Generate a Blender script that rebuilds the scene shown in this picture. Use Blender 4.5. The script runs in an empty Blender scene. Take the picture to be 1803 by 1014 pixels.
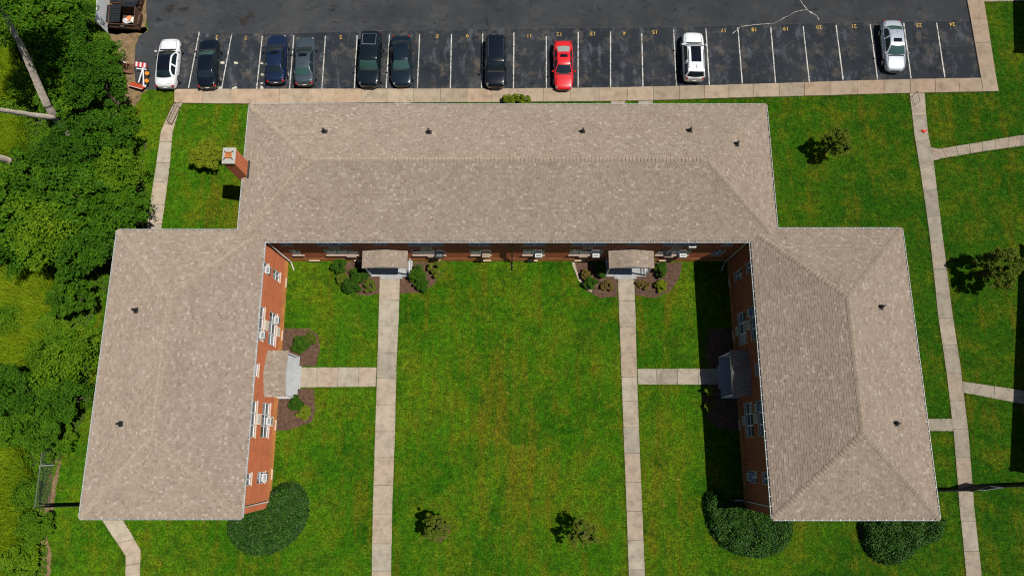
import bpy, bmesh, math, random
import numpy as np
from mathutils import Vector, Matrix
R = math.radians
random.seed(7); rng = np.random.default_rng(7)
scene = bpy.context.scene
col = scene.collection

# ------------------------------------------------------------------ camera, sky, sun, exposure
CAM_H = 55.0
TILT = math.atan(276 / 1218.0)
cam_d = bpy.data.cameras.new('camera'); cam = bpy.data.objects.new('camera', cam_d); col.objects.link(cam)
cam.location = (0, 0, CAM_H); cam.rotation_euler = (TILT, 0, 0)
cam_d.sensor_width = 36; cam_d.lens = 1218 / 1803 * 36; cam_d.clip_end = 3000; cam_d.clip_start = 0.5
scene.camera = cam
SUN_DIR = Vector((-0.415, 0.075, -1.0)).normalized()           # the way the light travels
SUN_EL = math.asin(-SUN_DIR.z); SUN_AZ = math.atan2(-SUN_DIR.x, -SUN_DIR.y)
world = bpy.data.worlds.new('World'); scene.world = world; world.use_nodes = True
wn = world.node_tree.nodes; wl = world.node_tree.links
sky = wn.new('ShaderNodeTexSky'); sky.sky_type = 'NISHITA'; sky.sun_disc = False
sky.sun_elevation = SUN_EL; sky.sun_rotation = SUN_AZ; sky.altitude = 100
wn['Background'].inputs['Strength'].default_value = 0.05
wl.new(sky.outputs['Color'], wn['Background'].inputs['Color'])
sun_d = bpy.data.lights.new('sun', 'SUN'); sun_d.energy = 5.0; sun_d.angle = R(0.5); sun_d.color = (1.0, 0.96, 0.9)
sun = bpy.data.objects.new('sun', sun_d); col.objects.link(sun)
sun.rotation_euler = SUN_DIR.to_track_quat('-Z', 'Y').to_euler(); sun.location = (20, -4, 60)
scene.view_settings.view_transform = 'Standard'; scene.view_settings.look = 'None'
scene.view_settings.exposure = 0.0; scene.view_settings.gamma = 1.0
scene.render.engine = 'CYCLES'
scene.cycles.use_denoising = False
scene.cycles.max_bounces = 5; scene.cycles.diffuse_bounces = 1
scene.cycles.filter_width = 1.15

# ------------------------------------------------------------------ survey helper: photo point at a known height -> place
_c, _s, _f = math.cos(TILT), math.sin(TILT), 1218.0
def G(x, y, h=0.0):
    u, v = x - 901.5, 507 - y
    d = (u, v * _c + _f * _s, v * _s - _f * _c)
    t = (CAM_H - h) / -d[2]
    return Vector((d[0] * t, d[1] * t, h))
def GP(pts, h=0.0): return [G(x, y, h).xy for x, y in pts]

# ------------------------------------------------------------------ object helpers
def tag(o, label=None, cat=None, group=None, kind=None):
    if label: o['label'] = label
    if cat: o['category'] = cat
    if group: o['group'] = group
    if kind: o['kind'] = kind
    return o
def empty(name, loc=(0, 0, 0), rz=0.0, label=None, cat=None, group=None, parent=None):
    o = bpy.data.objects.new(name, None); col.objects.link(o)
    o.location = loc; o.rotation_euler = (0, 0, rz); o.empty_display_size = 0.3; o.parent = parent
    return tag(o, label, cat, group)
def link(name, me, parent=None, mat=None):
    if mat is not None and not me.materials: me.materials.append(mat)
    o = bpy.data.objects.new(name, me); col.objects.link(o); o.parent = parent
    return o
def copy_tree(o, parent=None):
    c = o.copy(); col.objects.link(c); c.parent = parent
    for ch in o.children: copy_tree(ch, c)
    return c

class MB:
    def __init__(s): s.v = []; s.f = []
    def add(s, vs, fs):
        b = len(s.v); s.v += [tuple(p) for p in vs]; s.f += [tuple(i + b for i in q) for q in fs]; return s
    def box(s, x0, x1, y0, y1, z0, z1, M=None):
        vs = [Vector(p) for p in ((x0,y0,z0),(x1,y0,z0),(x1,y1,z0),(x0,y1,z0),(x0,y0,z1),(x1,y0,z1),(x1,y1,z1),(x0,y1,z1))]
        if M is not None: vs = [M @ p for p in vs]
        return s.add(vs, [(0,3,2,1),(4,5,6,7),(0,1,5,4),(1,2,6,5),(2,3,7,6),(3,0,4,7)])
    def quad(s, a, b, c, d): return s.add([a, b, c, d], [(0, 1, 2, 3)])
    def tube(s, pts, rad, n=8, caps=True):
        pts = [Vector(p) for p in pts]
        if not hasattr(rad, '__len__'): rad = [rad] * len(pts)
        vs = []; fs = []
        for i, p in enumerate(pts):
            t = (pts[min(i + 1, len(pts) - 1)] - pts[max(i - 1, 0)]).normalized()
            a = t.orthogonal().normalized() if abs(t.z) > .95 else t.cross(Vector((0, 0, 1))).normalized()
            b = t.cross(a)
            for k in range(n):
                an = 2 * math.pi * k / n
                vs.append(p + (a * math.cos(an) + b * math.sin(an)) * rad[i])
        for i in range(len(pts) - 1):
            for k in range(n):
                fs.append((i*n+k, i*n+(k+1)%n, (i+1)*n+(k+1)%n, (i+1)*n+k))
        if caps: fs.append(tuple(range(n))); fs.append(tuple((len(pts)-1)*n + k for k in range(n)))
        return s.add(vs, fs)
    def prism(s, poly, z0, z1):
        n = len(poly)
        ar = sum(poly[i][0]*poly[(i+1)%n][1] - poly[(i+1)%n][0]*poly[i][1] for i in range(n))
        if ar < 0: poly = poly[::-1]
        vs = [(p[0], p[1], z0) for p in poly] + [(p[0], p[1], z1) for p in poly]
        fs = [tuple(range(n))[::-1], tuple(range(n, 2*n))] + [(i, (i+1)%n, (i+1)%n+n, i+n) for i in range(n)]
        return s.add(vs, fs)
    def build(s, name, mat=None, parent=None, smooth=False, bevel=0.0, uv=False, fix=False, bseg=1):
        me = bpy.data.meshes.new(name); me.from_pydata(s.v, [], s.f); me.update()
        if fix or bevel:
            bm = bmesh.new(); bm.from_mesh(me)
            bmesh.ops.recalc_face_normals(bm, faces=bm.faces)
            if bevel:
                bmesh.ops.bevel(bm, geom=[e for e in bm.edges if e.is_manifold and e.calc_face_angle(0) > 0.5], offset=bevel, segments=bseg, affect='EDGES', clamp_overlap=True)
            bm.to_mesh(me); bm.free()
        if uv: box_uv(me)
        if smooth: me.polygons.foreach_set('use_smooth', [True] * len(me.polygons))
        if mat is not None: me.materials.append(mat)
        return link(name, me, parent)
def box_uv(me):
    l = me.uv_layers.new(name='uv')
    for p in me.polygons:
        n = p.normal; ax = max(range(3), key=lambda i: abs(n[i]))
        for li in p.loop_indices:
            c = me.vertices[me.loops[li].vertex_index].co
            l.data[li].uv = ((c.y, c.z), (c.x, c.z), (c.x, c.y))[ax]
def np_mesh(name, verts, faces, mat, tint=None, smooth=False):
    """faces: (M,3) or (M,4) int array"""
    me = bpy.data.meshes.new(name)
    k = faces.shape[1]; m = len(faces)
    me.vertices.add(len(verts)); me.vertices.foreach_set('co', np.ascontiguousarray(verts, dtype=np.float32).ravel())
    me.loops.add(m * k); me.loops.foreach_set('vertex_index', np.ascontiguousarray(faces, dtype=np.int32).ravel())
    me.polygons.add(m); me.polygons.foreach_set('loop_start', np.arange(0, m * k, k, dtype=np.int32))
    me.update(calc_edges=True); me.validate()
    if tint is not None and len(me.polygons) == m:
        a = me.attributes.new('tint', 'FLOAT', 'FACE'); a.data.foreach_set('value', np.asarray(tint, dtype=np.float32))
    me.polygons.foreach_set('use_smooth', np.full(len(me.polygons), bool(smooth)))
    me.materials.append(mat)
    return me

# ------------------------------------------------------------------ materials
def new_mat(name):
    m = bpy.data.materials.new(name); m.use_nodes = True
    return m, m.node_tree.nodes, m.node_tree.links, m.node_tree.nodes['Principled BSDF']
def plain(name, c, rough=0.6, metal=0.0, spec=0.5, coat=0.0, var=0.0, vscale=3.0, bump=0.0, bscale=30.0):
    m, n, l, b = new_mat(name)
    b.inputs['Base Color'].default_value = (*c, 1); b.inputs['Roughness'].default_value = rough
    b.inputs['Metallic'].default_value = metal; b.inputs['Specular IOR Level'].default_value = spec
    b.inputs['Coat Weight'].default_value = coat; b.inputs['Coat Roughness'].default_value = 0.04
    b.inputs['Diffuse Roughness'].default_value = 1.0 if rough >= 0.8 else 0.0
    geo = n.new('ShaderNodeNewGeometry')
    if var:
        t = noise(n, l, geo.outputs['Position'], vscale, 5, 0.6)
        cc = ramp(n, l, t, [(0.3, [x * (1 - var) for x in c]), (0.7, [min(1, x * (1 + var)) for x in c])])
        l.new(cc, b.inputs['Base Color'])
    if bump:
        t = noise(n, l, geo.outputs['Position'], bscale, 3, 0.6)
        bp = n.new('ShaderNodeBump'); bp.inputs['Strength'].default_value = bump; bp.inputs['Distance'].default_value = 0.02
        l.new(t, bp.inputs['Height']); l.new(bp.outputs[0], b.inputs['Normal'])
    return m
def noise(n, l, vec, scale, detail=4, rough=0.55, sx=None):
    if sx is not None:
        mp = n.new('ShaderNodeMapping'); mp.inputs['Scale'].default_value = sx
        l.new(vec, mp.inputs['Vector']); vec = mp.outputs[0]
    t = n.new('ShaderNodeTexNoise'); t.inputs['Scale'].default_value = scale; t.inputs['Detail'].default_value = detail
    t.inputs['Roughness'].default_value = rough
    l.new(vec, t.inputs['Vector']); return t.outputs['Fac']
def ramp(n, l, fac, stops, interp='LINEAR'):
    r = n.new('ShaderNodeValToRGB'); r.color_ramp.interpolation = interp
    el = r.color_ramp.elements
    while len(el) < len(stops): el.new(0.5)
    for e, (p, c) in zip(el, stops):
        e.position = p; e.color = (*c, 1) if len(c) == 3 else c
    l.new(fac, r.inputs['Fac']); return r.outputs['Color']
def mixc(n, l, fac, a, b, mode='MIX'):
    m = n.new('ShaderNodeMix'); m.data_type = 'RGBA'; m.blend_type = mode
    for s_, i in ((fac, 0), (a, 6), (b, 7)):
        if hasattr(s_, 'is_output'): l.new(s_, m.inputs[i])
        else: m.inputs[i].default_value = s_ if i == 0 else (*s_, 1)
    return m.outputs[2]
def math_n(n, l, op, a, b=0.0):
    m = n.new('ShaderNodeMath'); m.operation = op
    for s_, i in ((a, 0), (b, 1)):
        if hasattr(s_, 'is_output'): l.new(s_, m.inputs[i])
        else: m.inputs[i].default_value = s_
    return m.outputs[0]
def bumpn(n, l, b, h, strength, dist=0.02):
    bp = n.new('ShaderNodeBump'); bp.inputs['Strength'].default_value = strength; bp.inputs['Distance'].default_value = dist
    l.new(h, bp.inputs['Height']); l.new(bp.outputs[0], b.inputs['Normal'])

def mat_lawn():
    m, n, l, b = new_mat('lawn_grass'); P = n.new('ShaderNodeNewGeometry').outputs['Position']
    big = noise(n, l, P, 0.13, 4, 0.6)
    c = ramp(n, l, big, [(0.38, (0.022, 0.092, 0.002)), (0.50, (0.040, 0.122, 0.003)), (0.62, (0.066, 0.138, 0.004))])
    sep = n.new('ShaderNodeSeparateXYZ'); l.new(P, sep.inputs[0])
    east_green = math_n(n, l, 'ADD', math_n(n, l, 'MULTIPLY', sep.outputs[0], 0.02), math_n(n, l, 'MULTIPLY', noise(n, l, P, 0.09, 3, 0.6), 0.35))
    c = mixc(n, l, ramp(n, l, east_green, [(0.45, (0, 0, 0)), (0.72, (0.6, 0.6, 0.6))]), c, (0.015, 0.070, 0.003))  # turf colour goes darker green toward the east, broken up by noise
    mid = noise(n, l, P, 0.55, 6, 0.7)
    c = mixc(n, l, ramp(n, l, mid, [(0.48, (0, 0, 0)), (0.66, (0.8, 0.8, 0.8))]), c, (0.100, 0.118, 0.005))
    # worn, drier turf: a band down the middle of the courtyard and the plot beside the chimney
    def hump(cx, wx, cy, wy):
        ex = math_n(n, l, 'POWER', math_n(n, l, 'DIVIDE', math_n(n, l, 'SUBTRACT', sep.outputs[0], cx), wx), 2.0)
        ey = math_n(n, l, 'POWER', math_n(n, l, 'DIVIDE', math_n(n, l, 'SUBTRACT', sep.outputs[1], cy), wy), 2.0)
        return math_n(n, l, 'EXPONENT', math_n(n, l, 'MULTIPLY', math_n(n, l, 'ADD', ex, ey), -1.0))
    worn = math_n(n, l, 'MAXIMUM', hump(-0.6, 3.2, 1.0, 8.5), math_n(n, l, 'MULTIPLY', hump(-23.5, 3.6, 20.0, 5.5), 1.1))
    worn = math_n(n, l, 'MAXIMUM', worn, math_n(n, l, 'MULTIPLY', hump(11.8, 1.3, -4.0, 6.0), 0.9))
    stripe = noise(n, l, P, 1.0, 5, 0.65, sx=(1.0, 0.13, 1.0))
    sf = math_n(n, l, 'ADD', stripe, math_n(n, l, 'MULTIPLY', worn, 0.13))
    c = mixc(n, l, ramp(n, l, sf, [(0.53, (0, 0, 0)), (0.72, (0.75, 0.75, 0.75))]), c, (0.120, 0.100, 0.006))
    dark = noise(n, l, P, 0.42, 5, 0.65)
    c = mixc(n, l, ramp(n, l, dark, [(0.32, (0.75, 0.75, 0.75)), (0.47, (0, 0, 0))]), c, (0.013, 0.062, 0.003))
    dry = math_n(n, l, 'ADD', noise(n, l, P, 1.7, 6, 0.75), math_n(n, l, 'MULTIPLY', worn, 0.05))
    c = mixc(n, l, ramp(n, l, dry, [(0.62, (0, 0, 0)), (0.72, (0.8, 0.8, 0.8))]), c, (0.25, 0.175, 0.035))
    for sc, det, lo, hi, k in ((2.4, 6, 0.50, 1.55, 0.85), (7.5, 4, 0.38, 1.75, 0.9)):
        fine = noise(n, l, P, sc, det, 0.75)
        c = mixc(n, l, k, c, ramp(n, l, fine, [(0.36, (lo, lo, lo)), (0.5, (0.98, 0.98, 0.98)), (0.64, (hi, hi * .95, hi * .85))]), 'MULTIPLY')
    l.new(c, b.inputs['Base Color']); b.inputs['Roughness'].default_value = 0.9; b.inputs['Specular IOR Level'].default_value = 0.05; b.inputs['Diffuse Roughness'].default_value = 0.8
    bumpn(n, l, b, noise(n, l, P, 7, 5, 0.8), 1.0, 0.10)
    return m
def mat_asphalt(name, c0, c1, c2, tan=0.35, pale=0.75, sx=(1.6, 0.6, 1)):
    m, n, l, b = new_mat(name); P = n.new('ShaderNodeNewGeometry').outputs['Position']
    t = noise(n, l, P, 0.22, 5, 0.65)
    c = ramp(n, l, t, [(0.35, c0), (0.55, c1), (0.7, c2)])
    s = noise(n, l, P, 0.75, 6, 0.7)
    c = mixc(n, l, ramp(n, l, s, [(0.52, (0, 0, 0)), (0.70, (tan,) * 3)]), c, (0.165, 0.135, 0.100))
    s2 = noise(n, l, P, 0.62, 6, 0.75, sx=sx)
    c = mixc(n, l, ramp(n, l, s2, [(0.53, (0, 0, 0)), (0.70, (pale,) * 3)]), c, (0.115, 0.130, 0.148))
    s3 = noise(n, l, P, 0.8, 4, 0.7)
    c = mixc(n, l, ramp(n, l, s3, [(0.28, (0.9, 0.9, 0.9)), (0.42, (0, 0, 0))]), c, (0.009, 0.011, 0.015))
    fine = noise(n, l, P, 22, 4, 0.8)
    c = mixc(n, l, 0.6, c, ramp(n, l, fine, [(0.3, (0.5, 0.5, 0.5)), (0.7, (1.5, 1.5, 1.5))]), 'MULTIPLY')
    l.new(c, b.inputs['Base Color']); b.inputs['Roughness'].default_value = 0.85; b.inputs['Specular IOR Level'].default_value = 0.25; b.inputs['Diffuse Roughness'].default_value = 1.0
    bumpn(n, l, b, noise(n, l, P, 40, 3, 0.7), 0.35, 0.01)
    return m
def mat_concrete(name, c, spread=0.22, warm=(0.42, 0.31, 0.22)):
    m, n, l, b = new_mat(name); P = n.new('ShaderNodeNewGeometry').outputs['Position']
    oi = n.new('ShaderNodeObjectInfo').outputs['Random']
    base = ramp(n, l, oi, [(0.0, [x * (1 - spread) for x in c]), (0.35, c), (0.7, warm), (1.0, [min(1, x * (1 + spread * .5)) for x in c])])
    t = noise(n, l, P, 1.3, 6, 0.7)
    base = mixc(n, l, 1.0, base, ramp(n, l, t, [(0.30, (0.70, 0.68, 0.65)), (0.52, (1.0, 1.0, 1.0)), (0.72, (1.14, 1.14, 1.13))]), 'MULTIPLY')
    f = noise(n, l, P, 18, 4, 0.75)
    base = mixc(n, l, 0.5, base, ramp(n, l, f, [(0.3, (0.75, 0.75, 0.75)), (0.7, (1.2, 1.2, 1.2))]), 'MULTIPLY')
    l.new(base, b.inputs['Base Color']); b.inputs['Roughness'].default_value = 0.85; b.inputs['Specular IOR Level'].default_value = 0.25; b.inputs['Diffuse Roughness'].default_value = 1.0
    bumpn(n, l, b, f, 0.2, 0.01)
    return m
def mat_shingle(name, tones):
    m, n, l, b = new_mat(name); P = n.new('ShaderNodeNewGeometry').outputs['Position']
    a = n.new('ShaderNodeAttribute'); a.attribute_name = 'tint'
    c = ramp(n, l, a.outputs['Fac'], [(i / (len(tones) - 1), t) for i, t in enumerate(tones)])
    t = noise(n, l, P, 0.5, 5, 0.65)
    c = mixc(n, l, 1.0, c, ramp(n, l, t, [(0.3, (0.93, 0.92, 0.91)), (0.7, (1.05, 1.05, 1.05))]), 'MULTIPLY')
    f = noise(n, l, P, 30, 3, 0.8)
    c = mixc(n, l, 0.5, c, ramp(n, l, f, [(0.3, (0.7, 0.7, 0.7)), (0.7, (1.3, 1.3, 1.3))]), 'MULTIPLY')
    l.new(c, b.inputs['Base Color']); b.inputs['Roughness'].default_value = 0.92; b.inputs['Specular IOR Level'].default_value = 0.15; b.inputs['Diffuse Roughness'].default_value = 0.65
    bumpn(n, l, b, f, 0.3, 0.01)
    return m
def mat_brick(name, c1, c2, mortar):
    m, n, l, b = new_mat(name)
    uv = n.new('ShaderNodeUVMap'); uv.uv_map = 'uv'
    bt = n.new('ShaderNodeTexBrick'); l.new(uv.outputs[0], bt.inputs['Vector'])
    bt.inputs['Color1'].default_value = (*c1, 1); bt.inputs['Color2'].default_value = (*c2, 1); bt.inputs['Mortar'].default_value = (*mortar, 1)
    bt.inputs['Scale'].default_value = 1.0; bt.inputs['Brick Width'].default_value = 0.23; bt.inputs['Row Height'].default_value = 0.085
    bt.inputs['Mortar Size'].default_value = 0.009; bt.inputs['Bias'].default_value = -0.1
    P = n.new('ShaderNodeNewGeometry').outputs['Position']
    t = noise(n, l, P, 1.1, 5, 0.7)
    c = mixc(n, l, 1.0, bt.outputs['Color'], ramp(n, l, t, [(0.3, (0.85, 0.83, 0.82)), (0.7, (1.1, 1.1, 1.1))]), 'MULTIPLY')
    l.new(c, b.inputs['Base Color']); b.inputs['Roughness'].default_value = 0.85; b.inputs['Specular IOR Level'].default_value = 0.2; b.inputs['Diffuse Roughness'].default_value = 1.0
    inv = math_n(n, l, 'SUBTRACT', 1.0, bt.outputs['Fac'])
    bumpn(n, l, b, inv, 0.6, 0.012)
    return m
def mat_leaf(name, tones, trans=0.25, rough=0.6, spec=0.12):
    m, n, l, b = new_mat(name)
    a = n.new('ShaderNodeAttribute'); a.attribute_name = 'tint'
    oi = n.new('ShaderNodeObjectInfo').outputs['Random']
    P = n.new('ShaderNodeNewGeometry').outputs['Position']
    k = math_n(n, l, 'ADD', math_n(n, l, 'MULTIPLY', a.outputs['Fac'], 0.62), math_n(n, l, 'MULTIPLY', oi, 0.2))
    k = math_n(n, l, 'ADD', k, math_n(n, l, 'MULTIPLY', noise(n, l, P, 0.45, 3, 0.6), 0.2))
    c = ramp(n, l, k, [(i / (len(tones) - 1), t) for i, t in enumerate(tones)])
    l.new(c, b.inputs['Base Color']); b.inputs['Roughness'].default_value = rough; b.inputs['Specular IOR Level'].default_value = spec
    tr = n.new('ShaderNodeBsdfTranslucent'); l.new(c, tr.inputs['Color'])
    mx = n.new('ShaderNodeMixShader'); mx.inputs[0].default_value = trans
    l.new(b.outputs[0], mx.inputs[1]); l.new(tr.outputs[0], mx.inputs[2])
    l.new(mx.outputs[0], n['Material Output'].inputs['Surface'])
    return m
def mat_paint(name, c, metal=0.0, rough=0.35):
    m, n, l, b = new_mat(name)
    P = n.new('ShaderNodeNewGeometry').outputs['Position']
    t = noise(n, l, P, 2.5, 5, 0.7)
    cc = ramp(n, l, t, [(0.3, [x * 0.86 for x in c]), (0.7, [min(1, x * 1.06) for x in c])])
    l.new(cc, b.inputs['Base Color']); b.inputs['Metallic'].default_value = metal
    b.inputs['Roughness'].default_value = rough; b.inputs['Coat Weight'].default_value = 1.0; b.inputs['Coat Roughness'].default_value = 0.06
    return m
def mat_worn_paint(name, c, wear=0.5):
    m, n, l, b = new_mat(name); P = n.new('ShaderNodeNewGeometry').outputs['Position']
    t = noise(n, l, P, 3.5, 6, 0.75)
    cc = ramp(n, l, t, [(wear - 0.12, (0.055, 0.053, 0.05)), (wear + 0.03, c)])
    f = noise(n, l, P, 1.0, 4, 0.6)
    cc = mixc(n, l, 0.8, cc, ramp(n, l, f, [(0.3, (0.55, 0.5, 0.45)), (0.65, (1, 1, 1))]), 'MULTIPLY')
    l.new(cc, b.inputs['Base Color']); b.inputs['Roughness'].default_value = 0.8
    return m
M = {}
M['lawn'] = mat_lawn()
M['asphalt_aisle'] = mat_asphalt('asphalt_aisle', (0.030, 0.034, 0.038), (0.042, 0.046, 0.050), (0.054, 0.056, 0.056), 0.15, 0.22, (0.5, 1.0, 1))
M['asphalt_bay'] = mat_asphalt('asphalt_bay', (0.014, 0.020, 0.028), (0.024, 0.030, 0.037), (0.040, 0.041, 0.042), 0.6, 0.8)
M['concrete'] = mat_concrete('concrete_walk', (0.40, 0.352, 0.275), 0.16, (0.41, 0.328, 0.245))
M['concrete_tan'] = mat_concrete('concrete_kerb_walk', (0.40, 0.325, 0.235), 0.15, (0.42, 0.31, 0.215))
M['concrete_base'] = plain('joint_dirt', (0.20, 0.16, 0.11), 0.95, var=0.3)
M['porch_concrete'] = plain('porch_concrete', (0.36, 0.37, 0.37), 0.8, var=0.12)
M['kerb'] = plain('kerb_concrete', (0.34, 0.31, 0.26), 0.85, var=0.2)
TONES = [(0.222, 0.169, 0.127), (0.265, 0.207, 0.159), (0.292, 0.232, 0.181), (0.322, 0.260, 0.206), (0.42, 0.355, 0.295)]
M['shingle'] = mat_shingle('roof_shingle', TONES)
M['cap'] = plain('ridge_cap_shingle', (0.305, 0.243, 0.180), 0.92, var=0.22, vscale=3.0, bump=0.2)
M['roof_deck'] = plain('roof_underlay', (0.11, 0.085, 0.065), 0.95)
M['brick'] = mat_brick('red_brick', (0.355, 0.092, 0.034), (0.285, 0.070, 0.026), (0.33, 0.16, 0.09))
M['foundation'] = plain('foundation_paint', (0.30, 0.115, 0.03), 0.85, var=0.25, vscale=1.5)
M['white'] = plain('white_trim', (0.66, 0.67, 0.68), 0.5, var=0.06)
M['gutter'] = plain('gutter_white', (0.60, 0.61, 0.62), 0.45, var=0.08)
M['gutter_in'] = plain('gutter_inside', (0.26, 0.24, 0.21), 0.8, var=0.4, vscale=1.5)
M['downspout'] = plain('downspout_grey', (0.50, 0.49, 0.47), 0.5, var=0.1)
M['sill'] = plain('stone_sill', (0.48, 0.42, 0.33), 0.8, var=0.12)
M['vent_panel'] = plain('vent_panel', (0.52, 0.36, 0.25), 0.7, var=0.12)
M['glass'] = plain('window_glass', (0.045, 0.065, 0.075), 0.06, spec=0.8)
M['blind'] = plain('window_blind_behind_glass', (0.30, 0.33, 0.35), 0.12, spec=0.7, var=0.1)
M['door'] = plain('door_paint', (0.03, 0.06, 0.13), 0.4)
M['metal'] = plain('galvanised', (0.55, 0.56, 0.57), 0.4, metal=0.7, var=0.1)
M['brass'] = plain('brass', (0.5, 0.35, 0.12), 0.3, metal=1.0)
M['black_metal'] = plain('black_metal', (0.010, 0.010, 0.011), 0.45)
M['vent_pipe'] = plain('black_pipe', (0.014, 0.011, 0.010), 0.6)
M['lead'] = plain('lead_flashing', (0.035, 0.03, 0.03), 0.6)
M['flue'] = plain('clay_flue', (0.42, 0.15, 0.04), 0.8, var=0.25)
M['mortar_cap'] = plain('mortar_cap', (0.38, 0.37, 0.33), 0.9, var=0.15)
M['ac'] = plain('ac_casing', (0.50, 0.50, 0.48), 0.5, var=0.06)
M['ac_grille'] = plain('ac_grille', (0.16, 0.16, 0.16), 0.6)
M['mulch'] = plain('bark_mulch', (0.105, 0.055, 0.032), 0.95, var=0.5, vscale=4.0, bump=0.8, bscale=14)
M['dirt'] = plain('dirt_and_litter', (0.19, 0.125, 0.062), 0.95, var=0.5, vscale=2.2, bump=0.8, bscale=9)
M['wood_floor'] = plain('woodland_soil', (0.045, 0.055, 0.014), 0.95, var=0.6, vscale=0.7, bump=0.8, bscale=6)
M['bark'] = plain('bark', (0.34, 0.29, 0.235), 0.9, var=0.35, vscale=5, bump=0.9, bscale=12)
M['twig'] = plain('twig_bark', (0.10, 0.07, 0.045), 0.9, var=0.3)
M['line_white'] = mat_worn_paint('road_paint_white', (0.56, 0.55, 0.50), 0.475)
M['line_yellow'] = mat_worn_paint('road_paint_yellow', (0.62, 0.38, 0.04), 0.47)
M['crack'] = plain('crack_sealer', (0.012, 0.012, 0.013), 0.6)
M['grass_tuft'] = mat_leaf('grass_tufts', [(0.018, 0.06, 0.002), (0.04, 0.11, 0.004), (0.075, 0.155, 0.006), (0.15, 0.18, 0.015)], 0.25, 0.8, 0.05)
M['edge_grass'] = mat_leaf('edge_grass', [(0.028, 0.075, 0.003), (0.05, 0.12, 0.005), (0.11, 0.17, 0.010)], 0.3, 0.8, 0.05)
M['leaf_forest'] = mat_leaf('forest_leaf', [(0.010, 0.036, 0.002), (0.024, 0.080, 0.003), (0.050, 0.138, 0.004), (0.13, 0.25, 0.009)], 0.2)
M['leaf_wood2'] = mat_leaf('forest_leaf_bright', [(0.012, 0.042, 0.002), (0.036, 0.105, 0.003), (0.075, 0.175, 0.005), (0.16, 0.26, 0.010)], 0.2)
M['leaf_under'] = mat_leaf('undergrowth_leaf', [(0.018, 0.055, 0.002), (0.050, 0.130, 0.003), (0.10, 0.20, 0.005), (0.20, 0.27, 0.008)], 0.2)
M['weed'] = mat_leaf('tall_weeds', [(0.09, 0.19, 0.005), (0.20, 0.34, 0.008), (0.36, 0.46, 0.012), (0.52, 0.48, 0.05)], 0.35, 0.8)
M['leaf_shrub'] = mat_leaf('shrub_leaf', [(0.010, 0.032, 0.002), (0.022, 0.066, 0.003), (0.042, 0.108, 0.005), (0.075, 0.155, 0.008)], 0.10)
M['leaf_olive'] = mat_leaf('olive_leaf', [(0.032, 0.056, 0.005), (0.072, 0.108, 0.009), (0.13, 0.165, 0.014), (0.23, 0.245, 0.03)], 0.2)
M['leaf_yellow'] = mat_leaf('yellow_green_leaf', [(0.05, 0.085, 0.004), (0.11, 0.16, 0.007), (0.19, 0.235, 0.010), (0.32, 0.33, 0.02)], 0.22)
M['leaf_brown'] = mat_leaf('brown_shrub_leaf', [(0.06, 0.035, 0.012), (0.12, 0.075, 0.02), (0.16, 0.12, 0.025), (0.12, 0.14, 0.02)], 0.15)
M['leaf_hedge'] = mat_leaf('hedge_leaf', [(0.006, 0.028, 0.003), (0.016, 0.060, 0.005), (0.036, 0.102, 0.008), (0.11, 0.20, 0.028)], 0.06, 0.5, 0.25)
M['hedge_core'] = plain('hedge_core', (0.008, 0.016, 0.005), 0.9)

# ------------------------------------------------------------------ THE SETTING: ground, parking lot, kerb walk
def sheet(name, poly, z, mat, parent=None, kind='structure'):
    bm = bmesh.new(); f = bm.faces.new([bm.verts.new((p[0], p[1], z)) for p in poly])
    bmesh.ops.recalc_face_normals(bm, faces=[f])
    if f.normal.z < 0: f.normal_flip()
    bmesh.ops.triangulate(bm, faces=bm.faces)
    me = bpy.data.meshes.new(name); bm.to_mesh(me); bm.free()
    o = link(name, me, parent, mat)
    if parent is None: tag(o, kind=kind)
    return o
def wobble(poly, step=0.4, amp=0.06, seed=1):
    r = random.Random(seed); out = []
    n = len(poly)
    for i in range(n):
        a = Vector(poly[i]); b = Vector(poly[(i + 1) % n]); k = max(1, int((b - a).length / step))
        nrm = Vector((-(b - a).y, (b - a).x)).normalized()
        for j in range(k):
            out.append(a.lerp(b, j / k) + nrm * r.uniform(-amp, amp))
    return out
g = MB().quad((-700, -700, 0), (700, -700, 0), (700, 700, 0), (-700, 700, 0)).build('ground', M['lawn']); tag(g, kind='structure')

# parking lot
kerb_px = [(308, 158.5), (460, 158), (680, 157.5), (900, 157.5), (1070, 155.5), (1190, 153), (1300, 150), (1400, 147), (1500, 143.5), (1620, 140.5), (1725.5, 138.5)]
kerb_w = [G(*p).xy for p in kerb_px]
lot_left = GP([(240, 158), (236, 120), (239, 80), (246, 63), (261, 56), (257, 15), (258, 0)])
lot = kerb_w + [Vector((40.92, 60.0)), Vector((lot_left[-1].x, 60.0))] + lot_left[::-1]
lot_poly = lot
parking = sheet('parking_lot', lot, 0.012, M['asphalt_aisle'])
bay_top = GP([(1708, 36), (1500, 40), (1300, 45), (1180, 48), (900, 51), (700, 54), (560, 57.5), (450, 60), (330, 60)])
bay = sheet('parking_bay_surface', kerb_w + bay_top + GP([(300, 110), (300, 158)]), 0.016, M['asphalt_bay'], parking)
def ribbon(pts, w, z, name, mat, parent, jit=0.0, seed=0):
    r = random.Random(seed); mb = MB(); P = [Vector(p[:2]) for p in pts]; L = []; Rr = []
    for i, p in enumerate(P):
        t = (P[min(i + 1, len(P) - 1)] - P[max(i - 1, 0)]).normalized(); nn = Vector((-t.y, t.x))
        ww = w * (1 + r.uniform(-jit, jit)) / 2
        L.append((p + nn * ww).to_3d() + Vector((0, 0, z))); Rr.append((p - nn * ww).to_3d() + Vector((0, 0, z)))
    for i in range(len(P) - 1): mb.quad(Rr[i], Rr[i + 1], L[i + 1], L[i])
    return mb.build(name, mat, parent)
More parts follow.
